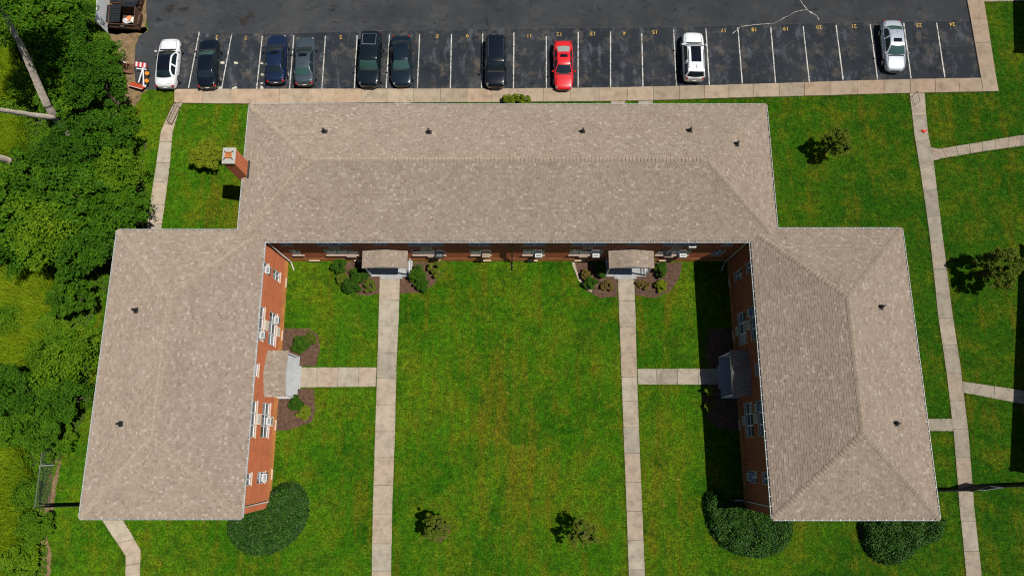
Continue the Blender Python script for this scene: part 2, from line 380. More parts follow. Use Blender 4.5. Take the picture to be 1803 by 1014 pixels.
def dense(pts, step, amp, seed=0):
    r = random.Random(seed); out = []
    for a, b in zip(pts[:-1], pts[1:]):
        a = Vector(a); b = Vector(b); k = max(1, int((b - a).length / step))
        for j in range(k): out.append(a.lerp(b, j / k) + Vector((r.uniform(-amp, amp), r.uniform(-amp, amp))))
    out.append(Vector(pts[-1])); return out
seam = [G(x, y).xy for x, y in ((440, 106), (700, 104.5), (900, 103), (1100, 98.5), (1300, 93.5), (1500, 87.5), (1715, 80))]
ribbon(dense(seam, 0.5, 0.015, 3), 0.035, 0.020, 'pavement_seam', M['crack'], parking, 0.6, 5)
edge = [G(x, y).xy for x, y in ((1708, 36), (1500, 40), (1300, 45), (1180, 48), (900, 51), (700, 54), (560, 57.5), (450, 60))]
ribbon(dense(edge, 0.5, 0.02, 4), 0.035, 0.020, 'pavement_seam', plain('seam_dust', (0.075, 0.066, 0.056), 0.9, var=0.4), parking, 0.8, 6)
lines = [((332, 156), (351, 57)), ((390, 158), (408, 62)), ((452, 157), (462, 64)), ((510, 157), (517.5, 63)), ((567, 157), (573, 64)), ((624, 156), (629, 63)), ((680, 156), (686, 61)), ((735, 156), (739, 61)), ((793, 156), (795, 61)),
 ((848, 156), (850, 60)), ((904, 156), (905, 58)), ((962, 156), (962, 65)), ((1018, 154), (1018, 57)), ((1075, 154), (1075, 56)), ((1132, 153), (1130, 60)), ((1191, 152), (1186, 53)), ((1249, 150), (1243, 51)),
 ((1307, 148.5), (1299, 49)), ((1365.5, 146.5), (1357, 48)), ((1425, 144.5), (1414, 47)), ((1484.5, 142), (1472, 45)), ((1545, 140.5), (1532, 43)), ((1604, 138.5), (1591, 41)), ((1663.5, 137), (1649, 41))]
for i, (a, b) in enumerate(lines):
    ribbon(dense([G(*a).xy, G(*b).xy], 0.35, 0.006, i), 0.092, 0.021, 'bay_line', M['line_white'], parking, 0.18, i)
def text_mesh(txt, size):
    cu = bpy.data.curves.new('t', 'FONT'); cu.body = txt; cu.size = size; cu.align_x = 'CENTER'; cu.align_y = 'CENTER'; cu.offset = 0.004
    o = bpy.data.objects.new('t', cu); col.objects.link(o)
    dg = bpy.context.evaluated_depsgraph_get(); me = bpy.data.meshes.new_from_object(o.evaluated_get(dg))
    bpy.data.objects.remove(o); bpy.data.curves.remove(cu); me.materials.clear(); return me
for txt, x, y in (('2', 433, 67), ('3', 382, 66), ('5', 600, 66), ('8', 770, 64.5), ('9', 823, 63), ('11', 932, 63), ('12', 985, 61), ('13', 1044, 59.5), ('4', 1099.5, 59), ('15', 1153, 57), ('17', 1274, 54), ('18', 1328, 52.5),
                  ('19', 1383.6, 51), ('20', 1442, 48.7), ('21', 1503, 46.4), ('23', 1618, 45), ('24', 1676.6, 43)):
    o = link('bay_number', text_mesh(txt, 0.52), parking, M['line_yellow']); p = G(x, y)
    o.location = (p.x, p.y, 0.022); o.rotation_euler = (0, 0, math.pi + random.uniform(-.04, .04))
# thin spilled white paint trail near stall 20
trail = [G(*p).xy for p in ((1289, 61), (1303, 48), (1330, 44), (1362, 42), (1385, 30), (1400, 22), (1420, 17), (1428, 24), (1438, 28), (1442, 36))]
ribbon(dense(trail, 0.25, 0.02, 8), 0.035, 0.021, 'paint_trail', M['line_white'], parking, 0.7, 8)
trail = [G(*p).xy for p in ((1409, 0), (1414, 8), (1418, 14), (1424, 20), (1433, 26))]
ribbon(dense(trail, 0.2, 0.05, 9), 0.06, 0.021, 'paint_trail', M['line_white'], parking, 0.9, 9)
def blob(name, x, y, rx, ry, z, mat, parent, seed, n=22):
    r = random.Random(seed); c = G(x, y); pts = []
    ph = [r.uniform(0, 6.3) for _ in range(4)]
    for k in range(n):
        a = 2 * math.pi * k / n; q = 1 + .16 * math.sin(2 * a + ph[0]) + .14 * math.sin(3 * a + ph[1]) + .1 * math.sin(5 * a + ph[2]) + .08 * math.sin(7 * a + ph[3])
        pts.append((c.x + rx * q * math.cos(a), c.y + ry * q * math.sin(a)))
    return sheet(name, pts, z, mat, parent)
M['oil'] = plain('oil_stain', (0.018, 0.014, 0.011), 0.6, var=0.3)
M['light_stain'] = plain('dried_paint_splash', (0.46, 0.44, 0.36), 0.8, var=0.3, vscale=6)
M['bay_patch'] = plain('worn_patch', (0.085, 0.078, 0.068), 0.9, var=0.5, vscale=2)
for i, (x, y, rx, ry) in enumerate(((299, 16, .40, .36), (324, 17, .42, .25), (430, 38, .42, .42), (441, 28, .25, .3), (762, 144, .30, .26), (818, 82, .18, .16), (1617, 64, .28, .42), (590, 11, .3, .08), (645, 11, .25, .07), (590, 40, .3, .09), (642, 40, .3, .09))):
    blob('oil_stain', x, y, rx, ry, 0.0195, M['oil'], parking, i)
for i, (x, y, rx, ry) in enumerate(((391.5, 111, .22, .14), (415.5, 111.5, .18, .14), (386, 155.5, .22, .13), (413.5, 155.5, .22, .14), (461, 112, .13, .12), (462, 132, .12, .12), (461, 147, .16, .07), (461, 155, .13, .2))):
    blob('paint_splash', x, y, rx, ry, 0.0195, M['light_stain'], parking, 40 + i, 14)
# utility hole covers in the aisle: none in view

# paths made of concrete slabs
slab_edges = []                       # edges where grass hangs over
def path(name, left, right, seg, z=0.045, thick=0.05, mat='concrete', h=0.0, px=True, edge=(True, True), gap=0.018, seed=0):
    r = random.Random(seed)
    L = [G(*p).xy if px else Vector(p) for p in left]; Rr = [G(*p).xy if px else Vector(p) for p in right]
    cl = [0.0]
    for i in range(1, len(L)): cl.append(cl[-1] + ((L[i] + Rr[i]) / 2 - (L[i-1] + Rr[i-1]) / 2).length)
    def at(P, s):
        for i in range(1, len(cl)):
            if s <= cl[i] + 1e-9: return P[i-1].lerp(P[i], (s - cl[i-1]) / max(1e-6, cl[i] - cl[i-1]))
        return P[-1]
    base = MB()
    cuts = [0.0]
    while cuts[-1] < cl[-1] - seg * 0.6: cuts.append(min(cl[-1], cuts[-1] + seg * r.uniform(0.92, 1.08)))
    cuts[-1] = cl[-1]
    # keep the bends of the path on joints' inner points
    allc = []
    for a, b in zip(cuts[:-1], cuts[1:]):
        allc.append([a] + [c for c in cl if a + .15 < c < b - .15] + [b])
    root = None
    bz = MB()
    ss = sorted(set(cuts + cl))
    for a, b in zip(ss[:-1], ss[1:]):
        qa = [at(L, a), at(Rr, a), at(Rr, b), at(L, b)]
        bz.quad(*[(p.x, p.y, z - 0.03) for p in (qa[0], qa[1], qa[2], qa[3])])
    root = bz.build(name, M['concrete_base'], fix=True); tag(root, kind='structure')
    for cs in allc:
        cs2 = cs[:]; cs2[0] += gap; cs2[-1] -= gap
        j = lambda: Vector((r.uniform(-.012, .012), r.uniform(-.012, .012)))
        poly = [at(L, s) + j() for s in cs2] + [at(Rr, s) + j() for s in cs2[::-1]]
        dz = r.uniform(-.004, .004)
        MB().prism([tuple(p) for p in poly], z - thick, z + dz).build('slab', M[mat], root, fix=True)
    if edge[0]: slab_edges.append((L, z))
    if edge[1]: slab_edges.append((Rr, z))
    return root
# walk along the parking kerb (raised), with a kerb face of its own
kw_l = kerb_px
kw_r = [(308, 182.5), (460, 184), (680, 182), (900, 180.5), (1070, 179), (1190, 176.5), (1300, 173), (1400, 170.5), (1500, 167.5), (1620, 164.5), (1729.5, 162.4)]
path('kerb_walk', kw_l, kw_r, 2.28, z=0.12, thick=0.13, mat='concrete_tan', seed=2, edge=(False, True))
path('kerb_walk', [(1730, 162.4), (1726, 138.5), (1701.5, 0), (1692, -50)], [(1757, 162), (1752.5, 138), (1730.5, 0), (1720, -50)], 2.4, z=0.12, thick=0.13, mat='concrete_tan', seed=3, edge=(False, True))
path('footpath', [(1731.5, 4), (1850, 1)], [(1731, -5), (1850, -8)], 2.0, seed=5, z=0.05)
# courtyard walks
path('footpath', [(669, 486), (667, 560), (664.5, 645), (661, 760), (657, 880), (654.5, 1014), (653, 1080)], [(704, 486), (702, 560), (698, 645), (695.5, 760), (691, 880), (688.5, 1014), (687, 1080)], 2.05, seed=11)
path('footpath', [(1088, 487), (1090.5, 560), (1094, 660), (1098, 760), (1102.5, 880), (1107, 1014), (1109, 1080)], [(1116.5, 487), (1119, 560), (1121.5, 660), (1125, 760), (1130, 880), (1135.5, 1014), (1138, 1080)], 2.05, seed=12)
path('footpath', [(524, 681.5), (661.5, 680.5)], [(524, 646.5), (663.5, 647)], 1.6, seed=13, z=0.041)
path('footpath', [(1123.5, 676.5), (1290, 677)], [(1122, 649), (1290, 649)], 1.6, seed=14, z=0.041)
# side walks
path('footpath', [(307, 182.5), (297, 200), (283.5, 233), (274, 300), (267, 345), (258, 405), (240, 520)], [(321.5, 182.5), (313.5, 200), (304, 233), (298, 300), (292, 345), (284, 405), (268, 520)], 1.85, seed=15)
path('footpath', [(160, 880), (178, 912), (200, 945), (222, 978), (221, 1014), (220, 1080)], [(193, 880), (215, 912), (232, 940), (248, 968), (246.5, 1014), (245, 1080)], 1.9, seed=16)
path('footpath', [(1601, 164), (1605.5, 200), (1610, 240), (1620, 300), (1636, 410), (1652, 560), (1664, 640), (1679, 765), (1689, 890), (1701, 1014), (1706, 1080)],
     [(1627.5, 163.5), (1630, 200), (1634, 235), (1644, 290), (1658.5, 410), (1677.5, 560), (1690, 640), (1705, 765), (1714.5, 890), (1728.5, 1014), (1734, 1080)], 2.2, seed=17)
path('footpath', [(1643, 283.5), (1660, 279), (1730, 267), (1850, 250)], [(1636, 259), (1652, 263), (1730, 250), (1850, 230)], 1.15, seed=18, z=0.042)
path('footpath', [(1696, 691), (1780, 707), (1860, 722)], [(1694, 671), (1780, 684), (1860, 698)], 2.4, seed=19, z=0.042)
path('footpath', [(1629, 758.5), (1678, 758.5)], [(1627, 737), (1676, 737)], 1.6, seed=20, z=0.042)
# short stubs behind the building
for k, (x0, x1) in enumerate(((695, 723), (1076, 1101), (1124, 1149))):
    path('footpath', [(x0, 181 if k == 0 else 178.5), (x0 + 3, 240)], [(x1, 181 if k == 0 else 177.5), (x1 + 3, 240)], 1.6, seed=30 + k, z=0.046)

# soil patches: woodland floor, dirt margins, mulch beds
forest_px = [(-250, -120), (150, -60), (166, 0), (188, 55), (212, 95), (226, 150), (214, 195), (222, 228), (256, 248), (250, 300), (258, 340), (250, 400), (196, 460), (188, 520), (160, 560), (148, 610), (160, 680), (148, 735), (112, 790), (92, 850), (80, 900), (84, 960), (80, 1090), (-250, 1120)]
forest_w = GP(forest_px)
sheet('woodland_floor', wobble(forest_w, 0.6, 0.15, 3), 0.006, M['wood_floor'])
for k, poly in enumerate(([(190, 50), (262, 50), (246, 64), (239, 82), (240, 158), (262, 160), (250, 168), (238, 190), (215, 205), (214, 150), (200, 100)], [(160, -40), (258, -40), (258, 60), (190, 60), (180, 30)],
                          [(98, 800), (108, 815), (100, 860), (96, 900), (84, 940), (90, 985), (82, 1060), (72, 1060), (72, 900), (84, 850)], [(152, 575), (162, 590), (156, 640), (142, 650), (138, 600)])):
    sheet('dirt_margin', wobble(GP(poly), 0.4, 0.12, 5 + k), 0.010, M['dirt'])
beds = [[(600, 462), (668, 462), (668.5, 516), (650, 521), (628, 517), (606, 502), (598, 484)], [(704.5, 462), (764, 462), (771, 480), (766, 500), (748, 514), (704, 517)], [(1010, 462), (1070, 462), (1087, 488), (1087, 522), (1058, 525), (1034, 512), (1016, 490)],
        [(1118, 488), (1130, 462), (1201, 462), (1197, 488), (1180, 512), (1152, 525), (1119, 520)], [(498, 579), (545, 578), (560, 590), (563, 612), (557, 643), (522, 645.5), (494, 643)], [(492, 683), (553, 684), (555, 720), (549, 742), (522, 753), (484, 760)],
        [(1250, 579), (1296, 579), (1300, 645), (1250, 647), (1240, 620)], [(1243, 678), (1300, 678), (1304, 760), (1262, 752), (1246, 735), (1236, 700)]]
beds_w = []
for k, p in enumerate(beds):
    w = wobble(GP(p), 0.3, 0.05, 20 + k); beds_w.append(w); sheet('mulch_bed', w, 0.030, M['mulch'])
blob('mulch_ring', 778, 938, .52, .55, 0.012, M['mulch'], None, 91); blob('mulch_ring', 1034, 944, .34, .36, 0.012, M['dirt'], None, 92)
M['edging'] = plain('bed_edging_stone', (0.42, 0.35, 0.25), 0.9, var=0.2)
ed = [G(*p).xy for p in ((1009, 461), (1014, 478), (1020, 492), (1034, 508), (1042, 513))]
bed_edging = ribbon(dense(ed, 0.3, 0.02, 2), 0.20, 0.036, 'bed_edging', M['edging'], None, 0.2, 2); tag(bed_edging, kind='structure')

# ------------------------------------------------------------------ THE APARTMENT BUILDING
EZ = 6.15                    # eave height
RS = 0.40                    # roof slope (rise / run)
bld = empty('apartment_building', (0, 5, 0), 0, 'U shaped two storey red brick apartment building with tan shingle hip roof', 'building')
bld.location = (0, 0, 0)
def wmap(axis, const, sgn):
    if axis == 'x': return lambda u, d, z: (const + sgn * d, u, z)
    return lambda u, d, z: (u, const + sgn * d, z)
def wbox(mb, P, u0, u1, d0, d1, z0, z1):
    vs = [P(u, d, z) for z in (z0, z1) for u, d in ((u0, d0), (u1, d0), (u1, d1), (u0, d1))]
    return mb.add(vs, [(0,3,2,1),(4,5,6,7),(0,1,5,4),(1,2,6,5),(2,3,7,6),(3,0,4,7)])
def wall(axis, const, sgn, u0, u1, z0, z1, ops, parent, depth=0.12):
    P = wmap(axis, const, sgn); mb = MB()
    us = sorted(set([u0, u1] + [o[0] for o in ops] + [o[1] for o in ops])); zs = sorted(set([z0, z1] + [o[2] for o in ops] + [o[3] for o in ops]))
    for a, b in zip(us[:-1], us[1:]):
        for c, d in zip(zs[:-1], zs[1:]):
            um, zm = (a + b) / 2, (c + d) / 2
            if any(o[0] < um < o[1] and o[2] < zm < o[3] for o in ops): continue
            mb.quad(P(a, 0, c), P(b, 0, c), P(b, 0, d), P(a, 0, d))
    for o in ops:
        a, b, c, d = o[:4]
        for q in (((a, c), (b, c)), ((b, c), (b, d)), ((b, d), (a, d)), ((a, d), (a, c))):
            mb.quad(P(q[0][0], 0, q[0][1]), P(q[1][0], 0, q[1][1]), P(q[1][0], -depth, q[1][1]), P(q[0][0], -depth, q[0][1]))
    return mb.build('wall', M['brick'], parent, uv=True)
def window(axis, const, sgn, u0, u1, z0, z1, ncol, parent, blinds=(), sill=True):
    P = wmap(axis, const, sgn); f = MB(); fw = 0.045; d0, d1 = -0.115, -0.035
    wbox(f, P, u0, u1, d0, d1, z0, z0 + fw); wbox(f, P, u0, u1, d0, d1, z1 - fw, z1)
    wbox(f, P, u0, u0 + fw, d0, d1, z0 + fw, z1 - fw); wbox(f, P, u1 - fw, u1, d0, d1, z0 + fw, z1 - fw)
    wd = (u1 - u0) / ncol; zm = (z0 + z1) / 2
    for k in range(1, ncol): wbox(f, P, u0 + k*wd - .045, u0 + k*wd + .045, d0, d1 + .008, z0 + fw, z1 - fw)
    for k in range(ncol):
        a = u0 + k*wd + (.045 if k else fw); b = u0 + (k+1)*wd - (.045 if k < ncol-1 else fw)
        wbox(f, P, a, b, d0, d1 - .01, zm - .03, zm + .03)
    w = f.build('window', M['white'], parent, fix=True)
    for k in range(ncol):
        a = u0 + k*wd + .04; b = u0 + (k+1)*wd - .04
        for (za, zb, dd) in ((z0 + .03, zm, -.092), (zm, z1 - .03, -.078)):
            q = MB(); wbox(q, P, a, b, dd - .01, dd, za, zb)
            q.build('pane', M['blind'] if (k in blinds and zb > zm) or (k + 10 in blinds) else M['glass'], w, fix=True)
    if sill:
        s = MB(); wbox(s, P, u0 - .06, u1 + .06, -.11, .075, z0 - .09, z0 - .002); s.build('sill', M['sill'], w, bevel=.008)
    return w
# each list: (u0, u1, z0, z1, columns, blinds)
L_WIN = [(12.52, 13.30, 1.68, 3.20, 2, (0,)), (7.44, 9.95, 1.68, 3.20, 3, (1, 10)), (0.52, 3.06, 1.68, 3.20, 3, (2,)), (-2.76, -1.93, 1.68, 3.20, 2, (1,)),
         (12.52, 13.30, 4.45, 5.85, 2, (0, 1)), (7.44, 9.95, 4.45, 5.85, 3, (0,)), (4.80, 5.72, 4.75, 5.80, 1, ()), (0.52, 3.06, 4.45, 5.85, 3, (1,)), (-2.76, -1.93, 4.45, 5.85, 2, (0, 1))]
N_WIN = [(-17.45, -16.62, 1.78, 3.25, 2, (0,)), (-14.75, -12.10, 1.78, 3.25, 3, (0, 1)), (-7.88, -5.30, 1.78, 3.25, 3, (1,)), (-3.27, -1.66, 1.78, 3.25, 2, ()), (0.86, 2.55, 1.78, 3.25, 2, (0,)), (4.55, 7.12, 1.78, 3.25, 3, (0, 2)), (11.45, 14.02, 1.78, 3.25, 3, (1,)), (15.85, 16.68, 1.78, 3.25, 2, ()),
         (-17.45, -16.62, 4.52, 5.85, 2, ()), (-14.75, -12.20, 4.52, 5.85, 3, (1,)), (-10.40, -9.46, 4.75, 5.80, 1, ()), (-7.88, -5.22, 4.52, 5.85, 3, (0,)), (-3.27, -1.66, 4.52, 5.85, 2, (1,)), (0.86, 2.52, 4.52, 5.85, 2, ()), (4.55, 7.12, 4.52, 5.85, 3, (1,)), (8.64, 9.80, 4.75, 5.80, 1, ()), (11.43, 14.06, 4.52, 5.85, 3, (0,)), (15.87, 16.70, 4.52, 5.85, 2, ())]
WL, WR, WN = -18.42, 17.74, 14.76            # courtyard wall planes
LB = (-29.12, -18.24, -4.80, 15.42); RB = (17.56, 28.78, -4.86, 15.54); NB = (-20.20, 19.56, 14.60, 25.52)   # eave rectangles
OV = 0.17
DOOR_L = (4.72, 5.72, 0.16, 2.30)
def wall_ops(wins, door=None):
    o = [w[:4] for w in wins]
    if door: o += [d for d in door]
    return o
def facade(axis, const, sgn, u0, u1, wins, doors):
    wall(axis, const, sgn, u0, u1, 0.0, EZ + .02, wall_ops(wins, doors), bld)
    for w in wins: window(axis, const, sgn, *w[:5], bld, w[5])
    P = wmap(axis, const, sgn)
    fd = MB(); segs = []; a = u0
    for d in sorted(doors): segs.append((a, d[0] - .12)); a = d[1] + .12
    segs.append((a, u1))
    for a, b in segs: wbox(fd, P, a, b, -.05, .05, -.1, 0.82)
    fd.build('foundation', M['foundation'], bld, fix=True)
    for d in doors:
        q = MB(); wbox(q, P, d[0] + .07, d[1] - .07, -.11, -.06, d[2], d[3] - .07); dr = q.build('door', M['door'], bld, bevel=.006)
        q = MB()
        wbox(q, P, d[0], d[0] + .07, -.12, .02, d[2], d[3]); wbox(q, P, d[1] - .07, d[1], -.12, .02, d[2], d[3]); wbox(q, P, d[0] + .07, d[1] - .07, -.12, .02, d[3] - .07, d[3])
        q.build('door_frame', M['white'], dr, fix=True)
        q = MB(); wbox(q, P, d[0] + .3, d[1] - .3, -.062, -.05, d[2] + 1.15, d[3] - .35); q.build('pane', M['glass'], dr, fix=True)
        q = MB(); wbox(q, P, d[0] + .14, d[0] + .19, -.06, .0, d[2] + 1.0, d[2] + 1.06); q.build('handle', M['brass'], dr, bevel=.008)
R_OFF = 0.05
R_WIN = [(a + R_OFF, b + R_OFF, *r) for a, b, *r in L_WIN]
facade('x', WL, 1, LB[2] + OV, WN, L_WIN, [DOOR_L])
facade('x', WR, -1, RB[2] + OV, WN, R_WIN, [(4.77, 5.77, 0.16, 2.30)])
ND = [(-10.42, -9.42, 0.16, 2.30), (8.75, 9.75, 0.16, 2.30)]
facade('y', WN, -1, WL, WR, N_WIN, ND)
# outer walls
def outer(axis, const, sgn, u0, u1, wins):
    wall(axis, const, sgn, u0, u1, 0.0, EZ + .02, [w[:4] for w in wins], bld)
    for w in wins: window(axis, const, sgn, *w[:5], bld, w[5])
def rowwin(us, w, n): return [(u, u + w, z, z + 1.45, n, (0,)) for u in us for z in (1.7, 4.45)]
outer('x', LB[0] + OV, -1, LB[2] + OV, LB[3] - OV, rowwin((-2.8, 1.0, 7.0, 12.0), 1.7, 2))
outer('y', LB[2] + OV, -1, LB[0] + OV, WL, rowwin((-27.5, -21.5), 1.6, 2))
outer('y', LB[3] - OV, 1, LB[0] + OV, NB[0] + OV, rowwin((-27.0, -23.5), 1.6, 2))
outer('x', NB[0] + OV, -1, LB[3] - OV, NB[3] - OV, rowwin((22.6,), 1.6, 2))
outer('y', NB[3] - OV, 1, NB[0] + OV, NB[1] - OV, rowwin((-18.0, -13, -8, -3, 2, 7, 12, 16.5), 1.7, 2))
outer('x', NB[1] - OV, 1, RB[3] - OV, NB[3] - OV, rowwin((17.5, 22.5), 1.6, 2))
outer('y', RB[3] - OV, 1, NB[1] - OV, RB[1] - OV, rowwin((21.5, 25.0), 1.6, 2))
outer('x', RB[1] - OV, 1, RB[2] + OV, RB[3] - OV, rowwin((-2.8, 1.0, 7.0, 12.0), 1.7, 2))
outer('y', RB[2] + OV, -1, WR, RB[1] - OV, rowwin((19.5, 25.5), 1.6, 2))
# heating vent panels below the windows
for axis, const, sgn, lst in (('x', WL, 1, [(8.34, 9.06, 3.60, 4.30), (8.30, 9.00, .95, 1.58), (1.45, 2.2, 3.60, 4.30), (1.4, 2.1, .95, 1.52)]), ('x', WR, -1, [(8.38, 9.1, 3.60, 4.30), (8.35, 9.05, .95, 1.58), (1.5, 2.25, 3.6, 4.3), (1.45, 2.15, .95, 1.58)]),
                              ('y', WN, -1, [(-14.0, -13.25, 3.75, 4.25), (-13.25, -12.5, 1.15, 1.55), (-6.95, -6.15, 3.75, 4.3), (-6.75, -6.0, 1.15, 1.55), (5.45, 6.2, 3.75, 4.3), (5.35, 6.05, 1.15, 1.55), (12.25, 13.0, 3.75, 4.3), (12.2, 12.95, 1.15, 1.58)])):
    P = wmap(axis, const, sgn)
    for a, b, c, d in lst:
        q = MB(); wbox(q, P, a, b, -.02, .10, c, d); v = q.build('wall_vent', M['vent_panel'] if axis == 'y' else M['sill'], bld, bevel=.01)
        for k in range(3):
            z = c + (d - c) * (k + 1) / 4; q = MB(); wbox(q, P, a + .06, b - .06, .099, .108, z - .03, z + .03); q.build('slat', M['ac_grille'], v, fix=True)
# basement window ledges
for axis, const, sgn, lst in (('x', WL, 1, [(12.4, 13.2), (8.1, 8.9), (1.1, 1.9), (-2.6, -1.8)]), ('x', WR, -1, [(12.4, 13.2), (8.1, 8.9), (1.1, 1.9)]), ('y', WN, -1, [(-16.6, -15.7), (-12.9, -12.2), (-6.6, -5.8), (-2.5, -1.7), (1.3, 2.1), (5.1, 5.95), (12.0, 12.9)])):
    P = wmap(axis, const, sgn)
    for a, b in lst:
        q = MB(); wbox(q, P, a, b, .0, .16, .30, .42); q.build('ledge', M['vent_panel'], bld, bevel=.01)
# ---- roofs
hip_caps = {'n': 0}
def cap_mesh(fold, L=0.225, w=0.18, t=0.036):
    # local: x runs up the ridge, y across, z up; folded down at both sides
    vs = []
    for x, zt in ((-L * .5, t), (L * .5, .012)):
        vs += [(x, -w, -w * fold + zt), (x, 0, zt + .004), (x, w, -w * fold + zt)]
    for x in (-L * .5, L * .5):
        vs += [(x, -w, -w * fold - .012), (x, 0, -.012), (x, w, -w * fold - .012)]
    fs = [(0, 3, 4, 1), (1, 4, 5, 2), (0, 1, 7, 6), (1, 2, 8, 7), (0, 6, 9, 3), (2, 5, 11, 8), (3, 9, 10, 4), (4, 10, 11, 5)]
    me = bpy.data.meshes.new('ridge_cap'); me.from_pydata(vs, [], fs); me.materials.append(M['cap']); me.update()
    return me
CAP_R = cap_mesh(RS); CAP_H = cap_mesh(RS / math.sqrt(2) * .98)
def course(Pf, uL, uR, V, out, expo=0.165, wmin=0.13, wmax=0.29):
    """Pf(u, v, h) -> point; uL, uR: limits as functions of v; V: length up the slope"""
    nrow = int(V / expo); r = rng
    for i in range(nrow + 1):
        v0 = i * expo; v1 = min(V, v0 + expo * 1.12)
        if v0 >= V - 0.02: break
        a0, b0, a1, b1 = uL(v0), uR(v0), uL(v1), uR(v1)
        u = a0 - r.uniform(0, wmax)
        while u < b0:
            w = r.uniform(wmin, wmax); p, q = u + .004, u + w - .004; u += w
            p0, q0 = max(p, a0), min(q, b0); p1, q1 = min(max(p, a1), b1), max(min(q, b1), a1)
            if q0 - p0 < 0.02: continue
            t = r.choice((0.010, 0.014, 0.022, 0.026))
            out.append((Pf(p0, v0, t), Pf(q0, v0, t), Pf(q1, v1, .004), Pf(p1, v1, .004), Pf(p0, v0, -.004), Pf(q0, v0, -.004)))
def shingle_mesh(tabs, mat):
    n = len(tabs); vs = np.array(tabs, dtype=np.float32).reshape(-1, 3)
    b = (np.arange(n) * 6)[:, None]
    fs = np.concatenate([b + np.array([[0, 1, 2, 3]]), b + np.array([[4, 5, 1, 0]])], axis=0)
    # sides as triangles folded into quads are skipped: the next tab butts against them
    tint = np.clip(rng.beta(3.0, 3.0, n), 0, 1)
    return np_mesh('shingles', vs, fs, mat, np.concatenate([tint, tint]))
def hip_roof(rect, ez, parent, cap_parts, long_axis):
    x0, x1, y0, y1 = rect; half = (y1 - y0) / 2 if long_axis == 'x' else (x1 - x0) / 2
    rz = ez + RS * half
    if long_axis == 'x': A, B = Vector((x0 + half, (y0 + y1) / 2, rz)), Vector((x1 - half, (y0 + y1) / 2, rz))
    else: A, B = Vector(((x0 + x1) / 2, y0 + half, rz)), Vector(((x0 + x1) / 2, y1 - half, rz))
    c = [Vector((x0, y0, ez)), Vector((x1, y0, ez)), Vector((x1, y1, ez)), Vector((x0, y1, ez))]
    mb = MB(); dz = Vector((0, 0, -.006))
    if long_axis == 'x': planes = [(c[0], c[1], B, A), (c[1], c[2], B), (c[2], c[3], A, B), (c[3], c[0], A)]
    else: planes = [(c[0], c[1], A), (c[1], c[2], B, A), (c[2], c[3], B), (c[3], c[0], A, B)]
    for p in planes: mb.add([q + dz for q in p], [tuple(range(len(p)))])
    mb.add([(x0 + .02, y0 + .02, ez - .02), (x1 - .02, y0 + .02, ez - .02), (x1 - .02, y1 - .02, ez - .02), (x0 + .02, y1 - .02, ez - .02)], [(3, 2, 1, 0)])
    roof = mb.build('roof', M['roof_deck'], parent)
    tabs = []
    for p in planes:
        e = (p[1] - p[0]); Lu = e.length; e.normalize()
        nrm = e.cross((p[2] - p[1])).normalized()
        if nrm.z < 0: nrm = -nrm
        up = nrm.cross(e).normalized()
        if up.z < 0: up = -up
        V = (p[2] - p[0]).dot(up); O = p[0].copy()
        k = half / V
        Pf = lambda u, v, h, O=O, e=e, up=up, nrm=nrm: tuple(O + e * u + up * v + nrm * h)
        course(Pf, lambda v, k=k: v * k, lambda v, k=k, Lu=Lu: Lu - v * k, V, tabs)
    sh = link('shingles', shingle_mesh(tabs, M['shingle']), roof); tag(sh, kind='stuff')
    rest = MB()
    def run(p, q, me):
        d = q - p; n = int(d.length / 0.27); d.normalize()
        side = d.cross(Vector((0, 0, 1))).normalized(); upv = side.cross(d)
        rot = Matrix((d, -side, upv)).transposed().to_4x4()
        for i in range(n):
            pos = p + d * (0.1 + i * 0.27) + upv * .016
            mt = Matrix.Translation(pos) @ rot @ Matrix.Rotation(random.uniform(-.02, .02), 4, 'Z')
            if cap_parts and hip_caps['n'] < 300:
                o = bpy.data.objects.new('ridge_cap', me); col.objects.link(o); o.parent = roof; o.matrix_world = mt; hip_caps['n'] += 1
            else:
                rest.add([mt @ v.co for v in me.vertices], [tuple(f.vertices) for f in me.polygons])
    if long_axis == 'x': hips = [(c[0], A), (c[3], A), (c[1], B), (c[2], B)]
    else: hips = [(c[0], A), (c[1], A), (c[2], B), (c[3], B)]
    for a, b in hips: run(a, b, CAP_H)
    run(A, B, CAP_R)
    if rest.v: tag(rest.build('ridge_caps', M['cap'], roof), kind='stuff')
    return roof
roof_l = hip_roof(LB, EZ, bld, True, 'y')
roof_r = hip_roof(RB, EZ + .003, bld, True, 'y')
roof_n = hip_roof(NB, EZ + .006, bld, False, 'x')
# gutters with hangers
def gutter(a, b, out, bld=bld, tick=0.62):
    a = Vector((*a, 0)); b = Vector((*b, 0)); out = Vector((*out, 0)); d = (b - a); L = d.length; d.normalize(); mb = MB()
    def bar(o0, o1, z0, z1, s0=0.0, s1=None):
        s1 = L if s1 is None else s1
        vs = []
        for z in (z0, z1):
            for s_, o_ in ((s0, o0), (s1, o0), (s1, o1), (s0, o1)): q = a + d * s_ + out * o_; vs.append((q.x, q.y, z))
        mb.add(vs, [(0,3,2,1),(4,5,6,7),(0,1,5,4),(1,2,6,5),(2,3,7,6),(3,0,4,7)])
    bar(.094, .112, EZ - .15, EZ - .02)
    s_ = .2
    while s_ < L:
        bar(.0, .094, EZ - .036, EZ - .02, s_, min(L, s_ + .03)); s_ += tick
    gu = mb.build('gutter', M['gutter'], bld, fix=True)
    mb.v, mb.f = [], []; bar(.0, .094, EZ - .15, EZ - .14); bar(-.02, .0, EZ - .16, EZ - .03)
    mb.build('trough', M['gutter_in'], gu, fix=True); return gu
